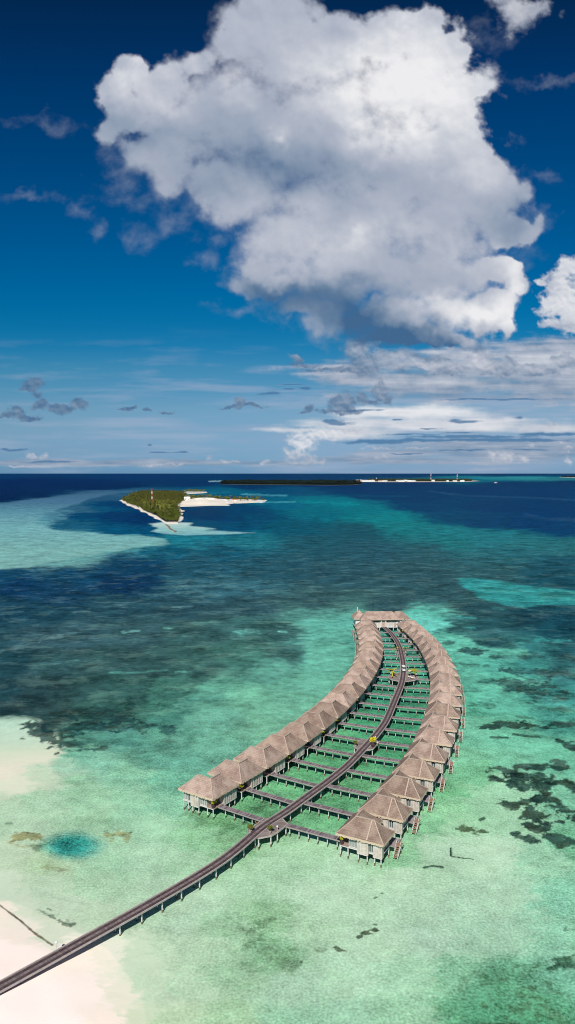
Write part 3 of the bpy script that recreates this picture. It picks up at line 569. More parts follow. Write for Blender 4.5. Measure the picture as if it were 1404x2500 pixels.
for s in (-1, 1):
    ribbon(cl, fr_, s * .50 - .22, s * .50 + .22, ZD + .004, ZD + .03, 'wheel_track', M_TRACK, jetty)
    ribbon(cl, fr_, s * (HW + .05) - .08, s * (HW + .05) + .08, ZD - .13, ZD + .10, 'kerb', M_KERB, jetty)
    ribbon(cl, fr_, s * (HW - .28) - .08, s * (HW - .28) + .08, ZD - .42, ZD - .125, 'beam', M_BEAM, jetty)
npil = 0
L_ = len(cl)
for i in range(38, L_ - 2, 4):
    if npil >= 96: break
    for s in (1, -1):
        q = cl[i] + fr_[i][1] * (HW - .34) * s
        mb = MB(); pile(mb, q.x, q.y, ZD - .12, .12, -.9); mb.build('pile', [M_PILE, M_PILED], jetty); npil += 1
def flat(poly_px, name, parent, zt=ZD - .006, th=.14, mat=M_PLAT, rim=True, piles=True):
    P = [at(a, b, ZD).xy for a, b in poly_px]; n = len(P)
    A = sum(P[i].x * P[(i+1) % n].y - P[(i+1) % n].x * P[i].y for i in range(n))
    if A < 0: P = P[::-1]
    me = bpy.data.meshes.new(name)
    V = [(p.x, p.y, zt) for p in P] + [(p.x, p.y, zt - th) for p in P]
    Fc = [tuple(range(n)), tuple(range(2*n-1, n-1, -1))] + [(i, i+n, (i+1) % n + n, (i+1) % n) for i in range(n)]
    me.from_pydata(V, [], Fc); uv = me.uv_layers.new(name='UVMap')
    for l in me.loops: c = me.vertices[l.vertex_index].co; uv.data[l.index].uv = (c.x, c.y)
    me.materials.append(mat); me.update()
    o = bpy.data.objects.new(name, me); col.objects.link(o); o.parent = parent
    c = sum(P, Vector((0, 0))) / n
    if rim:
        for i in range(n):
            a, b = P[i], P[(i+1) % n]; m_ = (a + b) / 2
            dd = min((m_ - q).length for q in cl)
            if dd > 1.25: mb = MB(); mb.bar((a.x, a.y, zt + .03), (b.x, b.y, zt + .03), .16, .28); mb.build('rim', M_KERB, o)
    if piles:
        for p in P:
            q = p.lerp(c, .08)
            if min((q - r).length for r in cl) > 1.3:
                mb = MB(); pile(mb, q.x, q.y, zt - th, .13); mb.build('pile', [M_PILE, M_PILED], o)
    return o
PLATS = [
 [(646.9,1997.5),(618.4,2019.6),(605,2026),(606,2036),(618,2040),(630,2047.5),(662.6,2041),(680,2031),(702.5,2013.2),(690,2000)],
 [(886,1804.4),(869.9,1815.8),(863.4,1822.8),(873.9,1829.5),(884,1836),(893,1832.5),(910.8,1829.8),(927.7,1809.9),(912,1804)],
 [(974.8,1642.8),(957,1645.8),(949,1650.8),(948.4,1655.5),(956,1660),(974.8,1663.5),(990.8,1664),(1012.7,1661.5),(1021.7,1656),(1020.7,1650.5),(1010.7,1645.8),(991.8,1642.8)],
 [(973,1588),(966,1590),(964,1592.7),(971,1595.2),(986,1595.2),(992,1593.5),(991,1590),(984,1588)]]
PL = [flat(p, 'platform', jetty) for p in PLATS]

# ------------------------------------------------------------------ villas
LA, LB, W, ZE, ZR = 9.2, 8.7, 5.7, 4.15, 6.75
def roof_mesh(sg):
    def S(p): return (p[0] * sg, p[1], p[2])
    E = [(0,0),(LA,0),(LA,W),(W,W),(W,LB),(0,LB)]
    R0, R1, R2 = (W/2, W/2), (LA - W/2, W/2), (W/2, LB - W/2)
    mb = MB()
    faces = [(E[0],E[1],R1,R0),(E[1],E[2],R1,R1),(E[2],E[3],R0,R1),(E[3],E[4],R2,R0),(E[4],E[5],R2,R2),(E[5],E[0],R0,R2)]
    rg = random.Random(3)
    def hgt(q, tz):
        n = math.sin(q[0]*5.1+q[1]*2.3)*.012 + math.sin(q[0]*2.2-q[1]*4.7)*.015
        return tz + n
    for f in faces:
        a, b, c, d = [Vector(p) for p in f]         # eave a-b, ridge c above b, d above a
        nu, nv = 10, 6
        grid = []
        for j in range(nv + 1):
            t = j / nv; l = a.lerp(d, t); r = b.lerp(c, t); row = []
            for i in range(nu + 1):
                q = l.lerp(r, i / nu); z = ZE + (ZR - ZE) * (t * .80 + .20 * t ** 2.4); row.append((q.x * sg, q.y, hgt(q, z)))
            grid.append(row)
        for j in range(nv):
            for i in range(nu):
                p = [grid[j][i], grid[j][i+1], grid[j+1][i+1], grid[j+1][i]]
                if sg < 0: p = p[::-1]
                if j == nv - 1 and (c - d).length < 1e-6: p = [p[0], p[1], p[2]] if sg > 0 else [p[1], p[2], p[3]]
                mb.face(p)
    # underside and thick edge
    und = [(x, y) for x, y in E]
    ins = .03
    p = [(x * sg, y, ZE - .22) for x, y in und]
    mb.face(p[::-1] if sg > 0 else p)
    mb.cur = 1
    for i in range(6):
        a, b = Vector(E[i]), Vector(E[(i+1) % 6]); L = (b - a).length; n = int(L / .16); d = (b - a) / n
        out = Vector((d.y, -d.x)).normalized()
        for k in range(n):
            q0 = a + d * k; q1 = q0 + d
            dz = .24 + rg.random() * .20; o = out * (.05 + rg.random() * .06)
            pts = [(q0.x*sg, q0.y, ZE+.05), ((q0.x+o.x)*sg, q0.y+o.y, ZE-dz), ((q1.x+o.x)*sg, q1.y+o.y, ZE-dz*(.8+.3*rg.random())), (q1.x*sg, q1.y, ZE+.05)]
            mb.face(pts if sg > 0 else pts[::-1])
    return mb
def make_villa(sg):
    t = empty('villa', (0, 0, 0))
    rf = roof_mesh(sg).build('roof', [M_THATCH, M_FRINGE], t)
    cap = MB()
    zt = ZR + .03
    def cb(p, q, w=.34, h=.12): cap.bar((p[0]*sg, p[1], p[2]), (q[0]*sg, q[1], q[2]), w, h)
    cb((W/2, W/2, zt), (LA-W/2, W/2, zt)); cb((W/2, W/2, zt), (W/2, LB-W/2, zt))
    for (p, q) in (((W/2, W/2), (0, 0)), ((LA-W/2, W/2), (LA, 0)), ((LA-W/2, W/2), (LA, W)), ((W/2, LB-W/2), (0, LB))):
        for j in range(5):
            ta, tb = 1 - j/5, 1 - (j+1)/5; hz = lambda t: ZE + (ZR - ZE) * (t * .80 + .20 * t ** 2.4) + .02
            cb((q[0]+(p[0]-q[0])*ta, q[1]+(p[1]-q[1])*ta, hz(ta)), (q[0]+(p[0]-q[0])*tb, q[1]+(p[1]-q[1])*tb, hz(tb)), .20, .09)
    if sg > 0: cb((LA-W/2-.35, W/2-.15, zt-.05), (LA-W/2-.35, .08, ZE+.1), .24, .14)
    cap.build('ridge_cap', M_CAP, rf)
    def bx(mb, a, b): mb.box((a[0]*sg, a[1], a[2]), (b[0]*sg, b[1], b[2]))
    # floor slabs and skirting beams
    m = MB(); bx(m, (.45, .75, ZD-.16), (8.6, 5.1, ZD)); bx(m, (.45, 5.102, ZD-.16), (5.15, 8.35, ZD)); m.build('floor', M_WHITE, t)
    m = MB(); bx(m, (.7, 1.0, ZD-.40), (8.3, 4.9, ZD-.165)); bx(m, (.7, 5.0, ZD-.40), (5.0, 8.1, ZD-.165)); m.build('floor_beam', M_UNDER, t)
    # body of the house (walls behind the terrace and wings)
    m = MB(); bx(m, (2.25, .95, ZD+.004), (8.35, 4.95, ZE-.05)); bx(m, (.95, 3.75, ZD+.004), (4.95, 8.1, ZE-.08)); m.build('wall', M_CREAM, t)
    # entrance side and front: louvre windows between battens
    def panel(name, mat, x0, x1, y, z0, z1, n, parent=t, depth=.05):
        m = MB(); bx(m, (x0, y - depth, z0), (x1, y, z1)); w = m.build(name, mat, parent)
        b = MB()
        for i in range(n + 1):
            x = x0 + (x1 - x0) * i / n; bx(b, (x - .035, y - depth - .05, z0 - .02), (x + .035, y - depth + .01, z1 + .02))
        bx(b, (x0, y - depth - .045, z0 - .05), (x1, y - depth + .012, z0 + .04)); b.build('batten', M_WHITE, w)
    panel('window', M_SLAT, 2.3, 4.0, .95, ZD+.12, ZE-.1, 3)
    panel('window', M_GLASS, 6.15, 7.0, .95, ZD+.12, ZE-.1, 2)
    if sg < 0:
        panel('window', M_SLAT, 7.0, 8.3, .95, ZD+.12, ZE-.1, 3)
    # hanging front bay
    m = MB(); bx(m, (4.05, .42, ZD-.48), (6.1, 1.2, ZE-.12)); b_ = m.build('bay', M_CREAM, t)
    b = MB()
    for i in range(4):
        x = 4.08 + (6.07 - 4.08) * i / 3; bx(b, (x - .035, .36, ZD-.5), (x + .035, .417, ZE-.2))
    bx(b, (4.05, .365, ZD-.52), (6.1, .425, ZD-.44)); b.build('batten', M_WHITE, b_)
    if sg > 0:
        m = MB(); bx(m, (7.05, .55, ZD-.48), (8.75, 1.25, ZE-.12)); b_ = m.build('bay', M_CREAM, t)
        b = MB()
        for i in range(4):
            x = 7.08 + (8.72 - 7.08) * i / 3; bx(b, (x - .035, .49, ZD-.5), (x + .035, .547, ZE-.2))
        bx(b, (7.05, .495, ZD-.52), (8.75, .555, ZD-.44)); b.build('batten', M_WHITE, b_)
        m = MB(); bx(m, (8.35, 1.6, ZD+.1), (8.42, 4.6, ZE-.3)); m.build('window', M_GLASS, t)
    # hanging bay towards the jetty
    m = MB(); bx(m, (.42, 4.15, ZD-.48), (1.2, 8.2, ZE-.12)); b_ = m.build('bay', M_CREAM, t)
    b = MB()
    for i in range(7):
        y = 4.2 + (8.15 - 4.2) * i / 6; bx(b, (.36, y - .035, ZD-.5), (.417, y + .035, ZE-.2))
    bx(b, (.365, 4.15, ZD-.52), (.425, 8.2, ZD-.44)); b.build('batten', M_WHITE, b_)
    m = MB(); bx(m, (.43, 4.08, ZD-.4), (1.15, 4.147, ZE-.25)); m.build('bay_end', M_TAN, t)
    m = MB(); bx(m, (1.3, 3.70, ZD+.02), (2.1, 3.747, ZD+2.0)); m.build('door', M_STAIR, t)
    # terrace boards
    m = MB(); bx(m, (.35, .72, ZD+.004), (2.2, 3.68, ZD+.05)); m.build('terrace', M_WALK2, t)
    # bathing deck in the corner of the L with its stair
    m = MB(); bx(m, (5.2, 5.15, ZD-.35), (9.4, 8.3, ZD-.22)); dk = m.build('bathing_deck', M_BEAM, t)
    m = MB()
    n = 6
    for i in range(n):
        y = 5.9 - i * .30; z = ZD - .32 - i * .25; bx(m, (9.45, y - .16, z - .05), (10.2, y + .14, z))
    bx(m, (9.41, 5.9, ZD-.36), (10.25, 7.3, ZD-.24))
    sr = m.build('stair', M_STAIR, t)
    m = MB()
    for x in (9.43, 10.24):
        m.bar((x*sg, 6.1, ZD-.3), (x*sg, 4.25, -.15), .07, .2); m.bar((x*sg, 6.2, ZD+.6), (x*sg, 4.5, -.0+.7), .05, .06)
        for y, z in ((6.2, ZD-.3), (5.3, .9), (4.5, .2)): m.bar((x*sg, y, z), (x*sg, y, z + .85), .05, .05)
        m.bar((x*sg, 6.2, ZD+.6), (x*sg, 7.3, ZD+.6), .05, .06); m.bar((x*sg, 7.3, ZD-.3), (x*sg, 7.3, ZD+.62), .05, .05)
    m.build('handrail', M_WHITE, sr)
    for x, y, z in ((.62,.9,ZD-.16),(2.1,.9,ZD-.16),(4.2,.7,ZD-.48),(5.9,.7,ZD-.48),(7.2,.95,ZD-.16),(8.4,.95,ZD-.16),(.65,4.4,ZD-.48),(.65,6.2,ZD-.48),(.65,8.0,ZD-.48),(4.9,8.1,ZD-.4),(8.4,4.8,ZD-.16),(9.25,8.1,ZD-.35),(9.9,7.1,ZD-.36),(2.6,4.6,ZD-.4)):
        mb = MB(); pile(mb, x*sg, y, z, .12); mb.build('stilt', [M_PILE, M_PILED], t)
    return t
LP = [(537,1888),(603.7,1851),(662,1820),(709,1788),(754,1761.5),(790,1733),(820,1709),(843.6,1686),(865,1665),(882,1643.6),(894.5,1625.8),(905.6,1608),(912,1591),(916,1576.7),(917.7,1561),(916,1547.5),(912.4,1534.7),(908,1522.7),(902,1511)]
RP = [(885.5,1975.6),(935,1925),(975,1879.7),(1006.4,1840),(1031.5,1801.3),(1047.4,1767),(1060,1736.4),(1068.5,1707.9),(1073.4,1682),(1074.3,1659),(1073,1636.4),(1068.6,1616.3),(1061,1597.6),(1052.3,1580.6),(1043,1565),(1032,1550),(1018,1536.6),(1003.6,1523.9),(988,1511.5)]
def local(root, x, y, z=0):
    c, s = math.cos(root.rotation_euler.z), math.sin(root.rotation_euler.z)
    return Vector((root.location.x + c*x - s*y, root.location.y + s*x + c*y, z))
villas = {}
for side, PP, sg in (('left', LP, -1), ('right', RP, 1)):
    proto = make_villa(sg)
    pts = smooth([at(a, b, ZR).xy for a, b in PP], 1)
    n = len(pts); lst = []
    for i, p in enumerate(pts):
        a = pts[max(0, i-1)]; b = pts[min(n-1, i+1)]; v = (b - a).normalized()
        if i == 0: v = ((pts[1] - pts[0]).normalized() * 2 + (pts[2] - pts[1]).normalized()) .normalized()
        rz = math.atan2(v.y, v.x) - math.pi / 2
        o = proto if i == 0 else copy_tree(proto)
        c, s = math.cos(rz), math.sin(rz)
        lx, ly = W / 2 * sg, LB - W / 2
        o.location = (p.x - (c*lx - s*ly), p.y - (s*lx + c*ly), 0); o.rotation_euler = (0, 0, rz)
        k_ = {'left': {3: .92, 4: .76, 5: .70, 6: .78, 8: .86, 11: .88, 14: .9}, 'right': {0: .70, 1: .74, 2: .80, 3: .92, 7: .9}}[side].get(i, 1.0)
        [ch for ch in o.children if ch.name.startswith('roof')][0].color = (k_, k_ * (.985 if k_ < 1 else 1), k_ * (.95 if k_ < 1 else 1), 1)
        tag(o, f'thatched villa on white stilts, {ORD[i]} from the beach, {side} row' if i not in (0, n-1) else
               (f'thatched villa on white stilts nearest the beach in the {side} row' if i == 0 else f'thatched villa next to the pavilion at the far end of the {side} row'),
            'villa', 'thatched villas on stilts in two rows')
        lst.append(o)
    villas[side] = lst

# walkways from the jetty to each villa
def walkway(side, i, root, sg):
    a = local(root, .3 * sg, 2.75).xy
    c, s = math.cos(root.rotation_euler.z), math.sin(root.rotation_euler.z)
    d = Vector((-sg * c, -sg * s)).normalized()
    best = None                       # nearest crossing with the jetty
    for k in range(len(cl) - 1):
        p, q = cl[k], cl[k+1]; e = q - p; den = d.x * e.y - d.y * e.x
        if abs(den) < 1e-9: continue
        w = p - a; t = (w.x * e.y - w.y * e.x) / den; u = (w.x * d.y - w.y * d.x) / den
        if 0 <= u <= 1 and 0 < t < 40 and (best is None or t < best[0]):
            best = (t, abs(den) / e.length)
    if best is None:
        q = min(cl, key=lambda q: (q - a).length); d = (q - a).normalized(); L = (q - a).length - 1.15
    else: L = best[0] - 1.15 / max(.3, best[1])
    if L < 1: L = 1
    hw = .62
    r = empty('walkway', (a.x, a.y, 0), math.atan2(d.y, d.x) - math.pi/2)
    P = [Vector((0, L * k / 8 - (.25 if k == 0 else 0))) for k in range(9)]
    # keep the short gap beyond the edge of the platforms clear: the boards stop at the kerb
    FR = [(Vector((0, 1)), Vector((1, 0)))] * 9
    z = ZD - .012
    ribbon(P, FR, -hw, hw, z - .09, z, 'deck', M_WALK, r)
    ribbon(P, FR, -hw - .05, -hw + .03, z - .22, z + .012, 'beam', M_BEAM, r); ribbon(P, FR, hw - .03, hw + .05, z - .22, z + .012, 'beam', M_BEAM, r)
    k = max(2, round(L / 2.1)); 
    for j in range(k):
        y = L * (j + .6) / k
        mb = MB(); pile(mb, 0, y, z - .09, .10); mb.cur = 0; mb.box((-hw, y - .07, z - .30), (hw, y + .07, z - .225)); mb.build('pile', [M_PILE, M_PILED], r)
    tag(r, f'plank walkway of the {ORD[i]} villa from the beach in the {side} row' if 0 < i < 18 else
           f'narrow plank walkway to the {"beach" if i == 0 else "pavilion"} end villa of the {side} row', 'walkway', 'plank walkways from the jetty to the villas')
for side, sg in (('left', -1), ('right', 1)):
    for i, v in enumerate(villas[side]): walkway(side, i, v, sg)

# ------------------------------------------------------------------ plants in pots
def leafball(mb, c, r, n, sz, rg, flat=.8):
    for _ in range(n):
        u = Vector((rg.gauss(0, 1), rg.gauss(0, 1), rg.gauss(0, 1))).normalized() * r * (rg.random() ** .4)
        p = Vector(c) + Vector((u.x, u.y, u.z * flat)); a = Vector((rg.gauss(0,1), rg.gauss(0,1), rg.gauss(0,.6))).normalized() * sz; b = a.cross(Vector((rg.gauss(0,1), rg.gauss(0,1), rg.gauss(0,1)))).normalized() * sz * .5
        mb.face([p - a*.5 - b*.2, p + b*.5, p + a*.6, p - b*.5])
def lathe(mb, prof, n=12):
    k = len(mb.v)
    for r, z in prof:
        for i in range(n): a = 2*math.pi*i/n; mb.v.append((r*math.cos(a), r*math.sin(a), z))
    for j in range(len(prof)-1):
        for i in range(n):
            i2 = (i+1) % n; mb.f.append((k+j*n+i, k+j*n+i2, k+(j+1)*n+i2, k+(j+1)*n+i)); mb.m.append(mb.cur)
def make_pot(mat_leaf, mat_pot, size, seed):
    rg = random.Random(seed); t = empty('potted_shrub', (0, 0, 0))
    mb = MB(); lathe(mb, [(0, .01), (.2, .01), (.30, .28), (.33, .42), (.28, .42), (.26, .36), (0, .36)]); mb.build('pot', mat_pot, t)
    mb = MB()
    for k in range(7):
        a = rg.random()*6.28; mb.tube((0, 0, .3), (.35*size*math.cos(a), .35*size*math.sin(a), .6+.5*size), .025, .012, 5)
    mb.build('stem', M_TRUNK, t)
    mb = MB()
    for k in range(9):
        a = rg.random()*6.28; r = .42*size*rg.random()**.5
        leafball(mb, (r*math.cos(a), r*math.sin(a), .65 + .35*size + rg.random()*.3*size), .36*size, 60, .20*size, rg)
    mb.build('foliage', mat_leaf, t); return t
potY = make_pot(M_YEL, M_POT, .85, 1); potO = make_pot(M_OLIVE, M_POTW, 1.0, 2)
usedp = {id(potY): False, id(potO): False}
def place_pot(proto, p, label, cat='potted shrub', group=None, sc=1.0, rz=0):
    o = proto if not usedp[id(proto)] else copy_tree(proto); usedp[id(proto)] = True
    o.location = p; o.rotation_euler = (0, 0, rz); o.scale = (sc, sc, sc); tag(o, label, cat, group); return o
for side, sg, idxs in (('left', -1, (0,1,3,5,6,8,10,12,14)), ('right', 1, (0,2,4,5,8,12,14,16,18))):
    for i in idxs:
        v = villas[side][i]; p = local(v, .78*sg, 1.08, ZD + .05)
        place_pot(potY, p, f'yellow potted shrub on the terrace of the {ORD[i] if i < 18 else "pavilion end"} villa, {side} row', group='potted shrubs on the villa terraces', sc=1.0 if i else 1.2, rz=i*1.3)
place_pot(potO, at(611, 2032, ZD), 'olive green shrub in a pale pot on the left wing of the nearest platform', group='potted shrubs on the jetty platforms', rz=1)
place_pot(potO, at(659, 2034, ZD), 'olive green shrub in a pale pot on the right wing of the nearest platform', group='potted shrubs on the jetty platforms', rz=2, sc=.95)
place_pot(potO, at(868, 1823, ZD), 'olive green shrub in a pale pot on the left wing of the second platform', group='potted shrubs on the jetty platforms', rz=3, sc=1.0)
big = place_pot(potY, at(911, 1824, ZD), 'broad yellow flowering bush filling the right wing of the second platform', cat='flowering bush', rz=.5, sc=1.75)
def make_palm(name, h, cr, nf, mat_leaf, seed, droop=1.0, seg=4, wd=.34, trunk=.12):
    rg = random.Random(seed); t = MB(); lean = Vector((rg.uniform(-.08,.08)*h, rg.uniform(-.08,.08)*h, h)); mid = Vector((lean.x*.2, lean.y*.2, h*.5))
    t.tube((0,0,-.3), mid, trunk, trunk*.75, 6, False); t.tube(mid, lean, trunk*.75, trunk*.6, 6, False)
    c = MB()
    for k in range(nf):
        a = 6.283*k/nf + rg.uniform(-.25,.25); el = rg.uniform(-.25, 1.15); L = cr*rg.uniform(.8,1.1); d = Vector((math.cos(a), math.sin(a), 0)); s_ = Vector((-math.sin(a), math.cos(a), 0))
        prev = None
        for j in range(seg+1):
            u = j/seg; r = L*u*math.cos(el*(1-u*.6)); z = L*(math.sin(el)*u - droop*.55*u*u)
            w = wd*cr*.5*math.sin(math.pi*min(.96, u*.85+.12))
            m_ = lean + d*r + Vector((0,0,z)); l = m_ + s_*w - Vector((0,0,w*.5)); rr = m_ - s_*w - Vector((0,0,w*.5))
            if prev: c.face([prev[0], prev[1], m_, l]); c.face([prev[1], prev[2], rr, m_])
            prev = (l, m_, rr)
    return t, c
# potted palms on the round platform
def deck_palm(p, label, sc, seed, mat):
    r = empty('potted_palm', p); mb = MB(); lathe(mb, [(0, .01), (.3, .01), (.38, .45), (.33, .45), (.3, .4), (0, .4)]); mb.build('pot', M_POTW, r)
    tt, cc = make_palm('', 1.1*sc, 1.8*sc, 15, mat, seed, .9, wd=.22, trunk=.07)
    for b in (tt, cc): b.v = [(x, y, z + .42) for x, y, z in b.v]
    tt.build('trunk', M_TRUNK, r); cc.build('crown', mat, r); tag(r, label, 'potted palm', 'potted palms on the jetty platforms')
M_YPALM = simple('golden palm leaves', (.46, .40, .03), .6, .4, 5)
M_GPALM = simple('yellow green palm leaves', (.26, .28, .03), .6, .4, 5)
deck_palm(at(956, 1652, ZD), 'bright yellow palm in a pot on the left side of the round platform', 1.35, 5, M_YPALM)
deck_palm(at(1011, 1652, ZD), 'yellow green palm in a pot beside the canvas parasol on the round platform', 1.3, 6, M_GPALM)
deck_palm(at(967, 1592, ZD), 'small golden palm left of the jetty on the farthest platform', .85, 8, M_YPALM)
deck_palm(at(990, 1592, ZD), 'small yellow green palm right of the jetty on the farthest platform', .85, 9, M_GPALM)
# parasol, loungers, lamps
p = at(1003, 1650.5, ZD); r = empty('parasol', p); mb = MB(); mb.tube((0,0,0),(0,0,2.1),.035,.03,6); mb.tube((0,0,0),(0,0,.08),.25,.22,10); mb.build('pole', M_WHITE, r)
mb = MB(); lathe(mb, [(.02, 2.2), (.5, 2.05), (1.0, 1.8), (1.0, 1.72), (.5, 1.97), (.02, 2.12)], 8); mb.build('canopy', M_CANVAS, r); tag(r, 'beige canvas parasol standing on the round platform', 'parasol')
for k, (a, b, lb) in enumerate([(1002, 1655, 'white cushioned lounger under the parasol on the round platform'), (1008, 1657, 'white cushioned lounger beside the palm on the round platform')]):
    p = at(a, b, ZD); r = empty('sun_lounger', p, 1.2); mb = MB(); mb.box((-.3,-.9,.2),(.3,.9,.26))
    for x in (-.26,.26):
        for y in (-.8,.8): mb.box((x-.03,y-.03,0),(x+.03,y+.03,.198))
    mb.build('frame', M_STAIR, r); mb = MB(); mb.box((-.28,-.88,.262),(.28,.4,.36)); mb.box((-.28,0,0),(.28,.62,.1), Matrix.Translation((0,.4,.27)) @ Matrix.Rotation(R(35),4,'X')); mb.build('cushion', M_CUSH, r)
    tag(r, lb, 'sun lounger', 'loungers on the round platform')
def lantern(p, label, s=1.0):
    r = empty('lamp_post', p); mb = MB(); mb.tube((0,0,0),(0,0,.75*s),.05,.04,8); mb.build('post', M_WHITE, r)
    mb = MB(); lathe(mb, [(0,.75*s),(.14,.78*s),(.17,.92*s),(.13,1.04*s),(0,1.08*s)],10); mb.build('globe', M_PLASTIC, r); tag(r, label, 'lamp', 'low white lamps on the jetty')
lantern(at(677, 2029, ZD), 'low white globe lamp on the right rim of the nearest platform')
lantern(at(917, 1808, ZD), 'low white globe lamp behind the yellow bush on the second platform')
lantern(at(921, 1821, ZD), 'low white globe lamp right of the yellow bush on the second platform')
lantern(at(138, 2315, 1.0), 'low white globe lamp on the sand left of the jetty')
# buoy ring hanging under the walkway beside the nearest platform
p = at(626, 2004, 1.0); r = empty('life_ring', p, .9); mb = MB()
for k in range(16):
    a, b = 6.283*k/16, 6.283*(k+1)/16; mb.tube((.3*math.cos(a), 0, .3*math.sin(a)), (.3*math.cos(b), 0, .3*math.sin(b)), .07, .07, 6, False)
mb.build('ring', M_ORANGE, r); mb = MB(); mb.tube((0,.1,-1.7),(0,.1,.9),.04,.04,6); mb.build('post', M_PILE, r); tag(r, 'orange life ring on a post left of the nearest platform', 'life ring')

# ------------------------------------------------------------------ golf buggy on the jetty
bp = at(985.2, 1638, ZD + .035); r = empty('golf_buggy', bp, 0.0)
mb = MB(); mb.box((-.48,-1.1,.28),(.48,1.1,.42)); mb.box((-.46,-1.12,.42),(.46,-.75,.78)); mb.box((-.46,.2,.42),(.46,1.08,.70))
mb.box((-.40,-1.18,.36),(.40,-1.122,.6)); mb.build('body', M_PLASTIC, r)
mb = MB(); mb.box((-.42,-.30,.45),(.42,.18,.68)); mb.box((-.42,.05,.70),(.42,.17,1.08)); mb.build('seat', M_TAN, r)
mb = MB(); mb.box((-.52,-.85,1.66),(.52,1.05,1.73)); mb.box((-.46,-.8,1.73),(.46,1.0,1.765)); mb.build('canopy', M_PLASTIC, r)
mb = MB()
for x in (-.45,.45):
    mb.bar((x,-.85,.75),(x,-.72,1.66),.04); mb.bar((x,.95,.65),(x,.95,1.66),.04)
mb.build('roof_frame', M_TYRE, r)
mb = MB(); mb.box((-.42,-.80,.80),(.42,-.785,1.62), None); mb.build('windscreen', M_GLASS, r)
for x in (-.46,.46):
    for y in (-.75,.75):
        mb = MB(); mb.tube((x-.07,y,.22),(x+.07,y,.22),.22,.22,14); w = mb.build('wheel', M_TYRE, r); mb = MB(); mb.tube((x-.075,y,.22),(x+.075,y,.22),.11,.11,10); mb.build('rim', M_PLASTIC, w)
tag(r, 'white golf buggy with a flat roof driving on the jetty behind the round platform', 'golf buggy')

# ------------------------------------------------------------------ pavilion at the end
def hip(mb, x0, x1, y0, y1, ze, zr, sg=1, th=.3, fr=True, run=None):
    w = (y1 - y0) / 2; run = run or w
    if x1 - x0 >= y1 - y0: A, B = (x0 + run, (y0+y1)/2, zr), (x1 - run, (y0+y1)/2, zr)
    else: w = (x1-x0)/2; A, B = ((x0+x1)/2, y0 + w, zr), ((x0+x1)/2, y1 - w, zr)
    e = [(x0,y0,ze),(x1,y0,ze),(x1,y1,ze),(x0,y1,ze)]
    mb.cur = 0
    if x1 - x0 >= y1 - y0: mb.face([e[0],e[1],B,A]); mb.face([e[1],e[2],B]); mb.face([e[2],e[3],A,B]); mb.face([e[3],e[0],A])
    else: mb.face([e[0],e[1],A]); mb.face([e[1],e[2],B,A]); mb.face([e[2],e[3],B]); mb.face([e[3],e[0],A,B])
    mb.face([(a,b,c-th) for a,b,c in e[::-1]])
    mb.cur = 1
    for i in range(4):
        a, b = Vector(e[i]), Vector(e[(i+1)%4]); mb.face([a, a-Vector((0,0,th)), b-Vector((0,0,th)), b][::-1] if False else [a-Vector((0,0,th)), b-Vector((0,0,th)), b, a])
    mb.cur = 0
c0 = at(936, 1530, ZD); pv = empty('pavilion', (c0.x, c0.y, 0), R(3))
mb = MB(); hip(mb, -10.2, 7.4, -.9, 7.0, 5.1, 8.0, run=3.0); mb.build('roof', [M_THATCH, M_FRINGE], pv)
mb = MB(); hip(mb, -12.8, -6.6, 2.2, 10.5, 4.8, 8.1); mb.build('roof', [M_THATCH, M_FRINGE], pv)
mb = MB(); hip(mb, 3.0, 12.6, 1.6, 8.2, 4.7, 7.6); mb.build('roof', [M_THATCH, M_FRINGE], pv)
mb = MB(); mb.box((-8.6, .3, ZD-.1), (6.6, 6.2, 4.9)); mb.box((6.603, 2.4, ZD-.1), (11.6, 7.4, 4.5)); mb.box((-11.8, 3.0, ZD-.1), (-8.603, 9.5, 4.6)); mb.build('wall', M_WHITE, pv)
mb = MB(); mb.box((-12.2, -.1, ZD-.4), (12.0, 9.8, ZD-.11)); mb.build('floor', M_WHITE, pv)
mb = MB(); mb.box((-1.1, -.55, ZD), (-.75, .29, 5.0)); mb.box((.75, -.55, ZD), (1.1, .29, 5.0)); mb.box((-1.1, -.56, 4.5), (1.1, -.45, 5.0)); mb.build('portal', M_WHITE, pv)
mb = MB(); mb.box((-.745, .22, ZD), (.745, .296, 4.4)); mb.build('door', M_TAN, pv)
for x0, x1 in ((-7.8,-4.6),(-4.2,-1.6),(1.6,3.2),(3.6,5.6)):
    mb = MB(); mb.box((x0, .2, 3.6), (x1, .297, 4.5)); w = mb.build('window', M_GLASS, pv)
    mb = MB(); n = 4
    for k in range(n+1): x = x0+(x1-x0)*k/n; mb.box((x-.05, .12, ZD), (x+.05, .199, 4.6))
    mb.build('batten', M_CREAM, w)
mb = MB(); mb.box((4.9,-.2,ZD+.01),(5.4,.25,ZD+1.6)); mb.build('cabinet', M_TAN, pv)
for x in (-11.5,-8,-4.5,-1.6,1.6,4.5,6.4,11.6):
    for y in (.2, 9):
        mb = MB(); pile(mb, x, y, ZD-.4, .2); mb.build('stilt', [M_PILE, M_PILED], pv)
tag(pv, 'wide thatched pavilion with white walls and doorway closing the far end of the jetty', 'pavilion')
mp = at(873.5, 1513, 4.0); r = empty('mast', (mp.x, mp.y + 2, 0)); mb = MB(); mb.tube((0,0,-.7),(0,0,8.6),.16,.09,8); mb.build('pole', M_PLASTIC, r); mb = MB(); mb.tube((0,0,8.6),(0,0,9.2),.2,.2,8); mb.tube((-.5,0,7.6),(.5,0,7.6),.04,.04,5); mb.build('aerial', M_PLASTIC, r); tag(r, 'slender white mast left of the pavilion roof', 'mast')

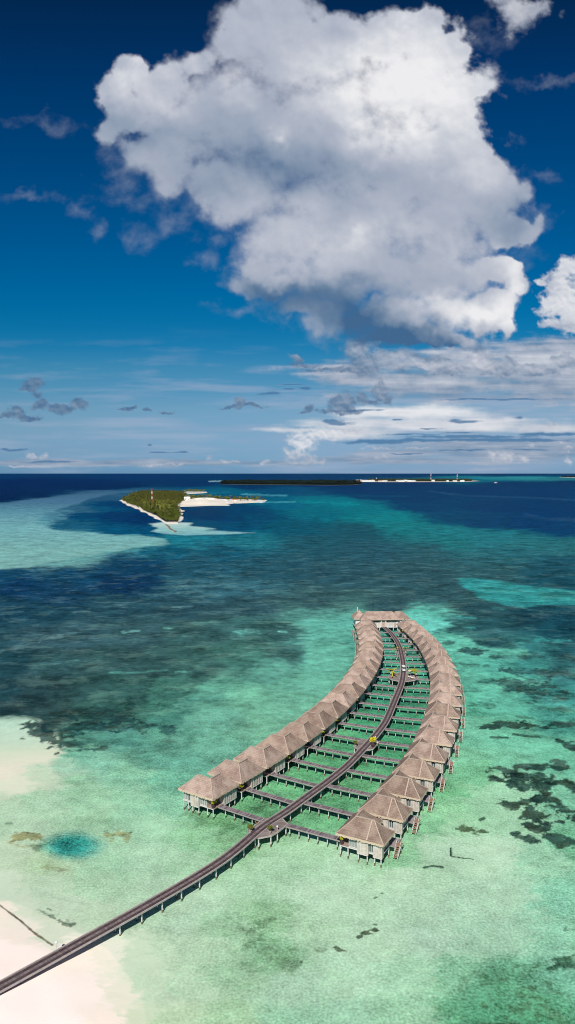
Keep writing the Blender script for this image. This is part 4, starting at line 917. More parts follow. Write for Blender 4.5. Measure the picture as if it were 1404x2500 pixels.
# ------------------------------------------------------------------ islands
def island(poly, name, z=1.2, ring=.6, mat=M_SAND):
    P = [at(a, b, 0).xy for a, b in poly]; n = len(P); c = sum(P, Vector((0, 0))) / n
    # refine outline
    Q = []
    for i in range(n):
        for k in range(6):
            q = P[i].lerp(P[(i+1)%n], k/6); t = (P[(i+1)%n]-P[i]); q = q + Vector((-t.y, t.x)).normalized() * rng.normal(0, 1) * min(3, t.length*.02); Q.append(q)
    n = len(Q)
    A = sum(Q[i].x*Q[(i+1)%n].y - Q[(i+1)%n].x*Q[i].y for i in range(n))
    if A < 0: Q = Q[::-1]
    me = bpy.data.meshes.new(name); m2 = [q + (c - q).normalized() * min(5, (c - q).length * .05) for q in Q]
    V = [(q.x, q.y, -.5) for q in Q] + [(q.x, q.y, z*.4) for q in m2] 
    Fc = [(i, (i+1)%n, n+(i+1)%n, n+i) for i in range(n)] + [tuple(range(n, 2*n))]
    me.from_pydata(V, [], Fc); me.materials.append(mat); me.update(); o = bpy.data.objects.new(name, me); col.objects.link(o); tag(o, kind='structure'); return o
def inside(p, P):
    c = False; n = len(P); j = n-1
    for i in range(n):
        if (P[i].y > p[1]) != (P[j].y > p[1]) and p[0] < (P[j].x-P[i].x)*(p[1]-P[i].y)/(P[j].y-P[i].y)+P[i].x: c = not c
        j = i
    return c
def scatter(poly, step, jit=.45, rg=random.Random(4)):
    P = [at(a, b, 0).xy for a, b in poly]; x0 = min(p.x for p in P); x1 = max(p.x for p in P); y0 = min(p.y for p in P); y1 = max(p.y for p in P); out = []
    y = y0
    while y < y1:
        x = x0
        while x < x1:
            q = (x + rg.uniform(-jit, jit)*step, y + rg.uniform(-jit, jit)*step)
            if inside(q, P): out.append(q)
            x += step
        y += step
    return out
island([(294,1222),(308,1234),(332,1240),(345,1249),(378,1262),(398,1274),(410,1279),(432,1279),(444,1270),(447,1258),(441,1246),(437,1237),(470,1236),(520,1234),(560,1234),(562,1229),(600,1228),(640,1226),(652,1221),(600,1219),(540,1218),(480,1214),(460,1208),(400,1205),(330,1206),(305,1212)], 'island')
island([(436,1203.5),(470,1205.5),(505,1203),(504,1200.5),(460,1200)], 'island')
# sand heap on the spit
hp_ = at(500, 1229, 0); mb = MB()
n = 20
for k in range(n):
    a, b = 6.283*k/n, 6.283*(k+1)/n
    for (r0, z0), (r1, z1) in zip(((62,0),(44,5.5),(20,12)), ((44,5.5),(20,12),(0.5,13))):
        f = lambda r, z, t: (hp_.x + r*math.cos(t)*1.1, hp_.y + r*math.sin(t)*1.4, .4+z*(.8+.2*math.sin(3*t)))
        mb.face([f(r0,z0,a), f(r0,z0,b), f(r1,z1,b), f(r1,z1,a)])
o = mb.build('sand_heap', M_SAND, smooth=True); tag(o, kind='structure')
WOOD = [(297,1221.5),(311,1232),(334,1238),(347,1247),(381,1260.5),(404,1276),(436,1276.5),(440,1263),(437,1247),(435,1235),(450,1222),(456,1214),(452,1207),(400,1205.5),(330,1206.5)]
# tree prototypes
def tree_mesh(kind, seed):
    rg = random.Random(seed)
    if kind == 'palm':
        t, c = make_palm('', rg.uniform(8, 10.5), 4.6, 13, M_PALM, seed, 1.0, 3, .36, .25); mats = [M_TRUNK, M_PALM]
    else:
        t = MB(); t.tube((0,0,-.3),(0,0,4.5),.35,.2,6,False); c = MB()
        for k in range(3): a = k*2.1; t.tube((0,0,2.5),(2*math.cos(a),2*math.sin(a),5),.15,.08,5,False)
        for k in range(9):
            a = rg.random()*6.28; q = rg.random()**.5*3.0; leafball(c, (q*math.cos(a), q*math.sin(a), 3.6+rg.random()*2.6), 1.9, 34, 1.35, rg, .7)
        mats = [M_TRUNK, M_BUSH]
    n = len(t.v); t.v += c.v; t.f += [tuple(i+n for i in f) for f in c.f]; t.m += [1]*len(c.f)
    return t, mats
palmP = [tree_mesh('palm', s) for s in (1, 2, 3, 4)]; bushP = [tree_mesh('bush', s) for s in (11, 12, 13)]
def proto_mesh(tm, name):
    t, mats = tm; me = bpy.data.meshes.new(name); me.from_pydata(t.v, [], t.f)
    for m in mats: me.materials.append(m)
    me.polygons.foreach_set('material_index', t.m); me.update(); return me
palmM = [proto_mesh(t, 'palm_tree') for t in palmP]; bushM = [proto_mesh(t, 'leafy_tree') for t in bushP]
def merge_forest(name, items, mats, label, cat='wood'):
    # items: (template MB, x, y, z, rot, scale, squash)
    Vs = []; Fs = []; Ms = []; n = 0
    for t, x, y, z, a, s, sq in items:
        v = np.array(t.v); c_, s_ = math.cos(a), math.sin(a)
        w = np.stack([(v[:,0]*c_ - v[:,1]*s_)*s + x, (v[:,0]*s_ + v[:,1]*c_)*s + y, v[:,2]*s*sq + z], -1)
        Vs.append(w); Fs += [tuple(i+n for i in f) for f in t.f]; Ms += t.m; n += len(v)
    me = bpy.data.meshes.new(name); me.from_pydata(np.concatenate(Vs).tolist(), [], Fs)
    for m in mats: me.materials.append(m)
    me.polygons.foreach_set('material_index', Ms); me.update(); o = bpy.data.objects.new(name, me); col.objects.link(o); tag(o, label, cat, kind='stuff'); return o
rg = random.Random(21)
mb = MB(); Pw = [at(a, b, 0) for a, b in WOOD]; cw = sum(Pw, Vector()) / len(Pw); mb.face([(p.x, p.y, .62) for p in [q + (cw - q).normalized() * 16 for q in Pw]]); o = mb.build('forest_floor', M_SHADEF); tag(o, 'dark undergrowth between the palms of the round island', 'forest_floor', kind='stuff')  # flat near-black sheet added to darken the gaps between the crowns
pts = scatter(WOOD, 9.6); WP = [at(a, b, 0).xy for a, b in WOOD]
def edge_d(q):
    q = Vector(q); best = 1e9
    for i in range(len(WP)):
        a, b = WP[i], WP[(i+1)%len(WP)]; e = b-a; t = max(0, min(1, (q-a).dot(e)/e.dot(e))); best = min(best, (q-a-e*t).length)
    return best
pts.sort(key=lambda q: q[1])
tr_i = []; stuffP = []; stuffB = []; nP = nB = 0
front_d = WP[5].y
for k, q in enumerate(pts):
    d = edge_d(q); isb = (d < 16 and rg.random() < .8) or (q[1] < front_d + 130 and rg.random() < .65) or rg.random() < .07
    a = rg.random()*6.28; s = rg.uniform(.8, 1.25) * (.8 if isb and d < 10 else 1)
    zz = .4 + (rg.uniform(0, 1.5) if not isb else 0)
    if isb and nB < 110:
        o = bpy.data.objects.new('leafy_tree', bushM[k % 3]); nB += 1
        tag(o, 'bushy green tree among the many along the sandy shore of the round island', 'tree', 'bushy trees on the near side of the island')
    elif not isb and nP < 185:
        o = bpy.data.objects.new('palm_tree', palmM[k % 4]); nP += 1
        tag(o, 'coconut palm among the many crowded over the near side of the round island', 'palm tree', 'coconut palms on the near side of the island')
    else:
        (stuffB if isb else stuffP).append(((bushP[k % 3] if isb else palmP[k % 4])[0], q[0], q[1], zz, a, s, 1)); continue
    o.location = (q[0], q[1], zz); o.rotation_euler = (0, 0, a); o.scale = (s, s, s); col.objects.link(o)
for k, q in enumerate(scatter([(443,1221.5),(470,1220.5),(500,1221),(540,1222),(590,1223.4),(646,1223.4),(646,1221.2),(590,1219.4),(540,1217.5),(480,1214.5),(455,1212)], 15)):
    o = bpy.data.objects.new('leafy_tree' if k % 3 else 'palm_tree', bushM[k % 3] if k % 3 else palmM[k % 4]); s = rg.uniform(.6, 1.05)
    if nB + nP + k > 420: break
    o.location = (q[0], q[1], .4); o.rotation_euler = (0, 0, k); o.scale = (s, s, s); col.objects.link(o)
    tag(o, 'low leafy tree on the white sand spit of the island' if k % 3 else 'coconut palm standing on the white sand spit of the island', 'tree' if k % 3 else 'palm tree', 'trees along the sand spit')
merge_forest('palm_wood', stuffP, [M_TRUNK, M_PALM], 'dense coconut palm wood covering the back of the round island')
if stuffB: merge_forest('leafy_wood', stuffB, [M_TRUNK, M_BUSH], 'leafy green wood mixed among the palms of the round island')
# palms on the sand spit, one by one
sp = [(447,1218),(455,1216.5),(462,1219),(470,1216),(478,1217.5),(486,1216),(492,1218),(500,1216.5),(508,1218),(516,1217),(522,1219),(530,1218),(537,1219.5),(548,1219),(556,1220.5),(564,1220),(572,1221),(580,1220),(588,1221.5),(597,1220.5),(606,1221.5),(613,1221),(622,1222),(628,1221),(634,1222),(641,1222.5),(458,1221),(483,1220),(443,1222),(450,1224)]
for k, (a, b) in enumerate(sp):
    p = at(a, b, .4); isp = k % 3 == 0
    for j in range(2 if k < 26 else 1):
        dx, dy = (rg.uniform(-9, 9), rg.uniform(-14, 14)) if j else (0, 0)
        o = bpy.data.objects.new('palm_tree' if isp else 'leafy_tree', palmM[k % 4] if isp else bushM[(k + j) % 3]); s = rg.uniform(.7, 1.15) * (1.05 if isp else .85)
        o.location = (p.x+dx, p.y+dy, .4); o.rotation_euler = (0, 0, k*1.7); o.scale = (s, s, s*(1 if isp else .85)); col.objects.link(o)
        tag(o, 'coconut palm standing on the white sand spit of the island' if isp else 'low leafy tree on the white sand spit of the island', 'palm tree' if isp else 'tree', 'trees along the sand spit')
its = [(palmP[i % 4][0], q[0], q[1], .3, i*1.3, .95, 1) for i, q in enumerate(scatter([(442,1203.2),(470,1205),(500,1203),(500,1201),(460,1200.5)], 16))]
merge_forest('palm_wood', its, [M_TRUNK, M_PALM], 'small palm covered islet behind the round island')
# red and white mast
tp = at(371.5, 1237, 0); r = empty('radio_tower', (tp.x, tp.y, 0)); hT = 37
for k in range(7):
    z0, z1 = hT*k/7, hT*(k+1)/7; w0, w1 = 2.2-1.3*k/7, 2.2-1.3*(k+1)/7; mb = MB()
    for sx, sy in ((1,1),(1,-1),(-1,-1),(-1,1)):
        mb.tube((sx*w0/2, sy*w0/2, z0), (sx*w1/2, sy*w1/2, z1), .32, .32, 5)
    for j in range(4):
        c4 = ((1,1),(1,-1),(-1,-1),(-1,1)); a, b = c4[j], c4[(j+1)%4]; mb.tube((a[0]*w0/2,a[1]*w0/2,z0),(b[0]*w1/2,b[1]*w1/2,z1),.2,.2,4); mb.tube((b[0]*w0/2,b[1]*w0/2,z0),(a[0]*w1/2,a[1]*w1/2,z1),.2,.2,4)
    mb.build('mast_section', M_RED if k % 2 == 0 else M_PLASTIC, r)
tag(r, 'red and white lattice radio mast rising from the palms of the round island', 'radio mast')
# breakwater and piers at the sandy tip
mb = MB(); rg2 = random.Random(9)
for k in range(60):
    u = k/60; p = at(406 + 22*u + 2*math.sin(9*u), 1281 + 18*u, 0); c = Vector((p.x + rg2.uniform(-.8,.8), p.y + rg2.uniform(-3,3), -.1)); s = rg2.uniform(.35, .95)
    mb.box((-s,-s,-.6),(s,s,s*.7), Matrix.Translation(c) @ Matrix.Rotation(rg2.random()*3,4,'Z') @ Matrix.Rotation(.3,4,'X'))
o = mb.build('breakwater', M_ROCK); tag(o, 'brown rock breakwater running off the sandy tip of the island', 'breakwater')

def boat(px, py, L, label, rz=0, cab=True):
    p = at(px, py, 0); r = empty('boat', (p.x, p.y, 0), rz); w = L*.14; mb = MB()
    sec = [(-L/2, w*.85, .25*w), (-L*.2, w, .25*w), (L*.15, w*.95, .35*w), (L*.38, w*.5, .55*w), (L/2, .02, .85*w)]
    for (x0,b0,s0),(x1,b1,s1) in zip(sec[:-1], sec[1:]):
        h = w*.6
        for sy in (1,-1):
            q = [(x0, sy*b0, h+s0), (x1, sy*b1, h+s1), (x1, sy*b1*.55, -.3), (x0, sy*b0*.55, -.3)]; mb.face(q if sy > 0 else q[::-1])
        mb.face([(x0,-b0,h+s0*.7),(x1,-b1,h+s1*.7),(x1,b1,h+s1*.7),(x0,b0,h+s0*.7)])
    mb.face([(-L/2,-w*.85,w*.85),(-L/2,w*.85,w*.85),(-L/2,w*.45,-.3),(-L/2,-w*.45,-.3)]); mb.build('hull', M_PLASTIC, r)
    if cab:
        mb = MB(); mb.box((-L*.35,-w*.7,w*.75),(L*.18,w*.7,w*1.5)); mb.box((-L*.3,-w*.6,w*1.62),(L*.12,w*.6,w*2.2)); mb.build('cabin', M_PLASTIC, r)
        mb = MB(); mb.box((-L*.3,-w*.72,w*1.1),(L*.14,w*.72,w*1.35)); mb.build('window', M_GLASS, r)
    tag(r, label, 'boat'); return r
boat(1210.5, 1179.5, 26, 'white motor yacht alone on the dark sea beyond the lagoon', .5)
boat(556, 1230, 14, 'small white boat moored off the left part of the sand spit', 0)
boat(563, 1229, 12, 'small white boat beside the longer boat at the sand spit', .2, False)
boat(632, 1227.5, 16, 'white boat at the outer end of the sand spit', 0)
boat(641, 1226, 12, 'small white boat moored past the outer end of the sand spit', .3)
# resort huts on the spit
def house(px, py, w, d, h, label, roofm, grp, rz=0, tiny=False):
    p = at(px, py, 0); r = empty('house', (p.x, p.y, .3), rz); mb = MB(); mb.box((-w/2,-d/2,0),(w/2,d/2,h)); mb.build('wall', M_HOUSE, r)
    mb = MB(); e = .6; z = h; A = (-w/2-e,0,z+h*.55); B = (w/2+e,0,z+h*.55)
    mb.face([(-w/2-e,-d/2-e,z),(w/2+e,-d/2-e,z),B,A]); mb.face([(w/2+e,d/2+e,z),(-w/2-e,d/2+e,z),A,B]); mb.face([(-w/2-e,d/2+e,z),(-w/2-e,-d/2-e,z),A]); mb.face([(w/2+e,-d/2-e,z),(w/2+e,d/2+e,z),B]); mb.build('roof', roofm, r)
    for sx in (-.25, .25):
        mb = MB(); mb.box((sx*w-.8,-d/2-.12,h*.3),(sx*w+.8,-d/2-.003,h*.75)); mb.build('window', M_GLASS, r)
    tag(r, label, 'house', grp)
house(457, 1222, 14, 10, 6, 'pale two storey house where the palms meet the sand spit', M_CUSH, 'houses on the near island')
house(540, 1224, 22, 8, 3.5, 'long low white roofed building on the sand spit', M_ROOFG, 'houses on the near island')
house(549, 1226, 14, 8, 3.5, 'short white roofed building beside the long one on the sand spit', M_CUSH, 'houses on the near island')
house(574, 1224, 12, 8, 3.5, 'rusty roofed building right of the white ones on the sand spit', M_ROOFR, 'houses on the near island')

# far dark island: the cloud shadow over it is put into its colours
FAR = [(540,1181.5),(600,1183),(700,1183.3),(800,1184),(860,1183.5),(884,1181.5),(860,1180),(700,1179.5),(560,1179.5)]
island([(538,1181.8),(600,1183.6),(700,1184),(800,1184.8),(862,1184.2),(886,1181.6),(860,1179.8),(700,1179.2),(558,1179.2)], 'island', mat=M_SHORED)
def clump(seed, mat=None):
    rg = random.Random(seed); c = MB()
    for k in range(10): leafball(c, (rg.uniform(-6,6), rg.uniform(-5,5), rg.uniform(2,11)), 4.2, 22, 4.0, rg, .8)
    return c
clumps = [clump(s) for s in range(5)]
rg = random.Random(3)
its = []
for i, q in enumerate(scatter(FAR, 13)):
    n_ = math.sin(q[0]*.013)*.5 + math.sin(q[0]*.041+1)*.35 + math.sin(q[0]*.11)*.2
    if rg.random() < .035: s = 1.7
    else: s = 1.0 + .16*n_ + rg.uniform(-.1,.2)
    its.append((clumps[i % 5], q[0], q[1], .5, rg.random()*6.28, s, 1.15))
merge_forest('shadowed_wood', its, [M_SHADEF], 'long low island covered by wood coloured dark for cloud shadow near the horizon')
# settlement island further out
island([(870,1176.6),(950,1177),(1060,1176.8),(1150,1176.2),(1172,1174),(1140,1171.5),(1000,1170.5),(880,1171.5)], 'island', mat=M_SHORE)
its = []
for i, q in enumerate(scatter([(900,1174.8),(960,1174.6),(1060,1175),(1150,1174.6),(1150,1172.5),(1000,1172),(900,1172.3)], 26)):
    if rg.random() < .75: its.append((clumps[i % 5], q[0], q[1], .5, rg.random()*6.28, rg.uniform(.7,1.35), 1.0))
merge_forest('palm_wood', its, [M_FARF], 'palm groves between the houses of the distant settlement')
rg = random.Random(14); nh = 0
for k in range(46):
    px = rg.choice([rg.uniform(872, 905), rg.uniform(880, 1140), rg.uniform(880, 1150)]); py = 1176.2 - rg.random() ** 2 * 1.6
    w = rg.uniform(14, 34) if k > 5 else rg.uniform(45, 70)
    if k <= 2: px = 878 + 14 * k
    house(px, py, w, rg.uniform(12, 20), rg.uniform(5, 9), 'small pale house with a tin roof in the distant settlement' if k > 5 else 'long pale shed on the shore of the distant settlement', M_ROOFR if k % 4 == 0 else M_ROOFG, 'houses of the distant settlement')
for px, hh, lb in ((1052, 70, 'taller white radio mast in the middle of the distant settlement'), (1116, 60, 'shorter white radio mast near the right end of the distant settlement'), (919, 30, 'white minaret like tower at the left end of the distant settlement')):
    p = at(px, 1174.5, 0); r = empty('radio_tower', (p.x, p.y, 0))
    for k in range(5):
        mb = MB(); z0, z1 = hh*k/5, hh*(k+1)/5; w0, w1 = 5-3.4*k/5, 5-3.4*(k+1)/5
        for sx, sy in ((1,1),(1,-1),(-1,-1),(-1,1)): mb.tube((sx*w0/2,sy*w0/2,z0),(sx*w1/2,sy*w1/2,z1),.7,.7,4)
        mb.tube((w0/2,w0/2,z0),(-w1/2,-w1/2,z1),.5,.5,4); mb.tube((-w0/2,w0/2,z0),(w1/2,-w1/2,z1),.5,.5,4)
        mb.build('mast_section', M_PLASTIC if k != 2 else M_RED, r)
    tag(r, lb, 'radio mast')
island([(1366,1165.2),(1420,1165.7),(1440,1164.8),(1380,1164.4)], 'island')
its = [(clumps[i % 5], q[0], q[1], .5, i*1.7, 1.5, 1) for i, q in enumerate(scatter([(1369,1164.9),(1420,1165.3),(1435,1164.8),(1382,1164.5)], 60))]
merge_forest('palm_wood', its, [M_SHADEF], 'tiny wooded island at the right edge of the horizon')

# ------------------------------------------------------------------ light
SUN_EL, SUN_AZ = 42, -12             # sun behind the camera, a little to the left
sun = bpy.data.lights.new('sun', 'SUN'); sun.energy = 5.0; sun.angle = R(.5); sun.color = (1, .955, .90)
so = bpy.data.objects.new('sun', sun); col.objects.link(so)
sd = Vector((math.sin(R(SUN_AZ))*math.cos(R(SUN_EL)), -math.cos(R(SUN_AZ))*math.cos(R(SUN_EL)), math.sin(R(SUN_EL))))
so.rotation_euler = (-sd).to_track_quat('-Z', 'Y').to_euler()

# ------------------------------------------------------------------ world sky, and clouds with painted shading on a far shell
world = bpy.data.worlds.new('World'); scene.world = world; world.use_nodes = True
g = G(world.node_tree); bg = g.n['Background']
sky = g.node('ShaderNodeTexSky'); sky.sky_type = 'NISHITA'; sky.sun_disc = False; sky.sun_elevation = R(SUN_EL); sky.sun_rotation = math.atan2(sd.x, sd.y)
sky.altitude = 50; sky.air_density = 1.0; sky.dust_density = .6; sky.ozone_density = 2.5
tc = g.node('ShaderNodeTexCoord').outputs['Generated']
sep = g.node('ShaderNodeSeparateXYZ'); g.put(sep.inputs[0], tc)
yy = g.m('MAXIMUM', g.m('ABSOLUTE', sep.outputs[1]), .02)
pp = g.m('DIVIDE', sep.outputs[0], yy); qq = g.m('DIVIDE', g.m('MAXIMUM', sep.outputs[2], 0), yy)
cmb = g.node('ShaderNodeCombineXYZ'); g.put(cmb.inputs[0], pp); g.put(cmb.inputs[1], qq); P = cmb.outputs[0]
def pq(px, py): x, y, z = ray(px, py); return x / y, z / y
SKYTINT = [(1150,(1,1,1)),(0,(1,1,1))]
SKYTINT = [(2, (0.0061, 0.1255, 0.2605)), (100, (0.0057, 0.152, 0.3284)), (200, (0.0, 0.1897, 0.3974)), (300, (0.0, 0.2187, 0.4382)), (400, (0.0, 0.2502, 0.481)), (500, (0.0, 0.2841, 0.5251)), (600, (0.0, 0.3162, 0.5615)), (700, (0.0, 0.3519, 0.586)), (750, (0.0024, 0.3699, 0.5913)), (800, (0.0132, 0.3861, 0.5976)), (850, (0.0458, 0.4163, 0.6105)), (900, (0.1423, 0.4662, 0.622)), (950, (0.2112, 0.4804, 0.6424)), (1000, (0.3177, 0.511, 0.6824)), (1050, (0.3254, 0.5033, 0.7446)), (1100, (0.295, 0.5004, 0.8759)), (1145, (0.2611, 0.5537, 1.0906))]
stops = [(min(1, max(0, pq(702, y)[1] / .85)), c) for y, c in SKYTINT]
base = g.v('MULTIPLY', sky.outputs[0], g.ramp(g.m('DIVIDE', qq, .85), stops))
base = g.scale(base, 1.0)
g.put(bg.inputs[0], base); bg.inputs[1].default_value = .10

def cnoise(x, y, seed=0):
    x = x + seed * 53.31 + 1000; y = y + seed * 17.77 + 1000
    xi = np.floor(x).astype(np.int64); yi = np.floor(y).astype(np.int64); fx = x - xi; fy = y - yi
    u = fx*fx*fx*(fx*(fx*6-15)+10); v = fy*fy*fy*(fy*(fy*6-15)+10)
    def gr(a, b, dx, dy):
        t = _perm[a % 257, b % 257] * 6.2831853; return np.cos(t) * dx + np.sin(t) * dy
    return ((gr(xi,yi,fx,fy)*(1-u) + gr(xi+1,yi,fx-1,fy)*u)*(1-v) + (gr(xi,yi+1,fx,fy-1)*(1-u) + gr(xi+1,yi+1,fx-1,fy-1)*u)*v) * 1.5
def cfbm(x, y, oct=5, seed=0, gain=.5, billow=False):
    a, t, n = 1.0, 0.0, 0.0; c, s = .8, .6
    for i in range(oct):
        k = cnoise(x, y, seed + i); t = t + a * ((np.abs(k) * 2 - .55) if billow else k); n += a; a *= gain
        x, y = (x*c - y*s) * 2.03, (x*s + y*c) * 2.03
    return t / n
def sst(x, a, b): t = np.clip((x - a) / (b - a), 0, 1); return t*t*(3-2*t)
def paint_clouds(X, Y):
    """cloud colour (linear) with light and shade painted in, and cover for sight directions given as survey pixels"""
    n = lambda sc, o=5, seed=0, g=.5, ax=1.0: cfbm(X / sc / ax, Y / sc, o, seed, g)
    def warp(a1, s1, a2, s2, a3, s3, seed):
        return (X + a1*n(s1,2,seed) + a2*n(s2,3,seed+1) + a3*n(s3,3,seed+2), Y + a1*n(s1,2,seed+3) + a2*n(s2,3,seed+4) + a3*n(s3,3,seed+5))
    def smax(lst, WX, WY, k=.2):
        acc = None
        for cx, cy, rx, ry in lst:
            f = 1 - np.sqrt(((WX-cx)/rx)**2 + ((WY-cy)/ry)**2)
            if acc is None: acc = f
            else: h = np.clip(k - np.abs(acc - f), 0, None) / k; acc = np.maximum(acc, f) + h*h*k*.25
        return acc
    def gs(lst, WX, WY, c0):
        acc = np.full(X.shape, float(c0))
        for cx, cy, rx, ry, a in lst: acc += a * np.exp(-(((WX-cx)/rx)**2 + ((WY-cy)/ry)**2))
        return acc
    stops = np.array([0, .2, .4, .6, .8, 1.0]); cols = np.array([s2l(c) for c in ((66,104,144),(108,132,160),(150,163,183),(182,188,202),(212,215,222),(237,237,239))])
    def cc(L):
        L = np.clip(L, 0, 1); return np.stack([np.interp(L, stops, cols[:, k]) for k in range(3)], -1)
    C = np.zeros(X.shape + (3,)); A = np.zeros(X.shape)
    def over(a, c):
        nonlocal C, A
        a = np.clip(a, 0, 1); c = np.broadcast_to(np.asarray(c, float), C.shape)
        nA = a + A * (1 - a); C = (c * a[..., None] + C * (A * (1 - a))[..., None]) / np.maximum(nA, 1e-4)[..., None]; A = nA
    st = cfbm(X/260, Y/26, 6, 3, .55); st2 = cfbm(X/130, Y/9, 5, 13, .55); f1 = cfbm(X/70, Y/48, 6, 23, .55); f2 = cfbm(X/22, Y/16, 5, 33, .55)
    wx, wy = warp(26, 130, 9, 40, 3, 12, 40); wys = Y + 4*n(90,2,47) + 1.5*n(30,2,48)
    SX, SY = warp(14, 70, 6, 24, 3, 10, 60)
    # milky veil
    over(sst(st + .5*f1*.4, -.05, .55) * sst(Y, 780, 960) * .40, s2l((150,168,198)))
    over(sst(cfbm(X/420, Y/30, 5, 83, .5), .0, .5) * sst(Y, 880, 980) * .40, s2l((168,180,204)))
    over(sst(Y, 900, 1010) * sst(X + .5*Y, 1000, 1600) * (.30 + .25*st), s2l((164,176,200)))
    # grey layer right
    d = smax([(1280,900,360,66),(1040,930,270,54),(1404,930,300,66),(860,915,130,34),(1330,855,220,36)], wx, wys, .4) + .9*st + .35*f1
    L = .47 + .18*st2 + .26*st + .26*f1 + gs([(1200,880,150,22,.12),(1340,880,100,22,.22),(1080,968,380,12,-.18),(1300,935,200,10,-.12),(1100,930,120,10,.12)], wx, wys, 0)
    over(sst(d, -.15, .6) * .90, cc(L))
    # bright bank
    d = smax([(990,1005,230,24),(880,1032,210,18),(1120,1034,330,22),(1340,1045,160,14),(720,1050,90,7),(860,1056,130,20)], wx, wys, .3) + .55*st + .2*f1
    L = .82 + .08*st2 + .2*st + .12*f1 + gs([(990,1000,200,20,.16),(1340,1040,120,20,-.1)], X, Y, 0)
    over(sst(d, -.08, .75) * .88, cc(L))
    # low layer near the horizon
    d = smax([(1260,1098,400,38),(950,1125,330,14),(300,1130,700,10)], wx, wys, .3) + .8*st + .3*f1
    over(sst(d, -.1, .6) * .75, cc(.38 + .30*st2 + .3*st + .1*f1))
    # small cumulus near the horizon
    bil = cfbm(X/26, Y/22, 4, 71, .5, True); bilu = cfbm((X+3)/26, (Y-6)/22, 4, 71, .5, True)
    d = smax([(738,1080,44,34),(715,1112,36,24),(750,1120,30,18),(800,1058,80,22),(786,1122,16,12),(860,1050,50,14),(1205,1116,22,14),(1232,1114,30,16),(1275,1122,26,13),(1388,1098,26,10),(1388,1124,16,16),(1300,1087,18,6),(1345,1042,18,9),(1375,1080,40,5),(80,1112,22,9),(105,1110,20,9),(60,1134,60,4),(508,1124,18,9),(652,1126,12,8),(380,1134,40,5),(430,1132,30,4),(560,1128,30,5),(930,1118,16,7),(1010,1092,40,4),(920,1095,50,4)], SX, SY, .12) + .35*f2 - .35*bil
    L = .57 + .20*(bilu-bil) + gs([(780,1058,90,40,.26),(735,1085,40,30,.2),(740,1122,60,14,-.12),(1225,1112,40,10,.08)], X, Y, 0) + .1*f2
    over(sst(d, 0, .75) * .74, cc(L))
    # dark streaks
    d = smax([(1160,1066,180,5),(1340,1060,110,5),(905,1080,110,6),(1060,1074,170,5),(1240,1074,240,6),(822,1027,46,7),(835,1033,36,6),(1098,1025,26,6),(1130,1029,46,5),(1275,1019,18,5),(968,1024,18,2.5),(1052,1046,20,2),(880,1002,70,2.5),(1110,1056,60,2.5),(1000,1060,90,2.5),(30,1098,40,3.5),(8,1096,14,4),(120,1127,80,3.5),(372,1088,8,4),(440,1104,16,4),(400,1106,50,2),(740,948,22,5),(648,960,34,5),(695,951,22,3),(700,940,60,2.5),(1230,975,180,3),(1000,1107,60,2),(1130,1100,80,2.5),(1290,1098,60,2)], wx, wys, .1) + .5*st2 + .4*f2
    over(sst(d, -.05, .55) * .85, s2l((74,120,162)))
    # scud
    fs = cfbm(X/30, Y/20, 6, 91, .58); fsu = cfbm((X+3)/30, (Y-7)/20, 6, 91, .58)
    d = smax([(45,1014,54,10),(45,1001,24,13),(72,1019,30,7),(6,1014,26,6),(160,997,54,13),(196,986,28,15),(130,1002,24,9),(80,935,30,12),(70,946,28,14),(92,960,16,12),(104,980,16,12),(95,992,22,10),(315,997,20,7),(300,1003,20,4),(356,1001,13,5),(405,1006,22,5),(585,985,22,10),(575,994,38,6),(620,993,44,3.5),(752,998,20,12),(745,1006,28,5),(838,983,36,28),(830,1004,60,8),(885,968,20,18),(905,985,30,12),(930,950,18,30),(940,978,20,14),(872,855,40,32),(890,888,62,32),(970,880,60,34),(930,872,50,26),(1175,882,44,32),(1215,897,60,24),(1320,903,50,20),(1380,880,50,20),(1100,905,60,16),(1060,880,50,16),(1300,895,20,10),(722,876,24,11),(745,893,44,7),(780,905,40,6),(840,905,60,8),(1030,890,60,10)], SX, SY, .15) + .10 + .50*fs + .3*f2
    L = gs([(878,850,50,24,.30),(965,872,60,24,.36),(900,900,70,14,.12),(1170,872,40,28,.50),(1205,895,70,18,.26),(1320,897,60,16,.36),(1380,875,50,16,.36),(1080,895,80,16,.34),(935,945,24,26,.22),(722,872,26,12,.22),(590,983,24,10,.14),(838,975,20,16,.16),(885,965,16,14,.14),(1030,890,60,14,.2)], SX, SY, .13) + .25*(fsu-fs) + .1*f2
    over(sst(d, 0, .6) * .85, cc(L))
    # wisps
    W1, W2 = warp(40, 170, 16, 50, 6, 16, 100)
    fw = cfbm(X/75 + Y/300, Y/60, 7, 111, .6)
    d = smax([(232,545,26,46),(205,510,46,26),(485,625,46,44),(470,650,30,16),(530,570,50,40),(1320,440,70,26),(1310,545,60,40),(1290,600,60,50),(1190,90,90,60),(110,300,90,30),(330,470,110,50),(400,540,80,46),(350,560,60,60),(330,400,110,70),(280,330,70,50),(60,480,110,16),(1330,200,150,14),(460,490,60,40),(600,760,110,20)], W1, W2, .3) + 1.15*fw
    over(sst(d, .0, 1.6) * .30, cc(.42 + .35*fw + gs([(240,570,20,20,.25),(1340,570,30,20,.1)], X, Y, 0)))
    d = smax([(1262,30,60,56),(1215,0,50,30),(1310,10,50,30)], W1, W2, .2) + .8*fw
    over(sst(d, -.05, .75) * .8, cc(.55 + .4*fw + gs([(1250,30,40,50,.1)], X, Y, 0)))
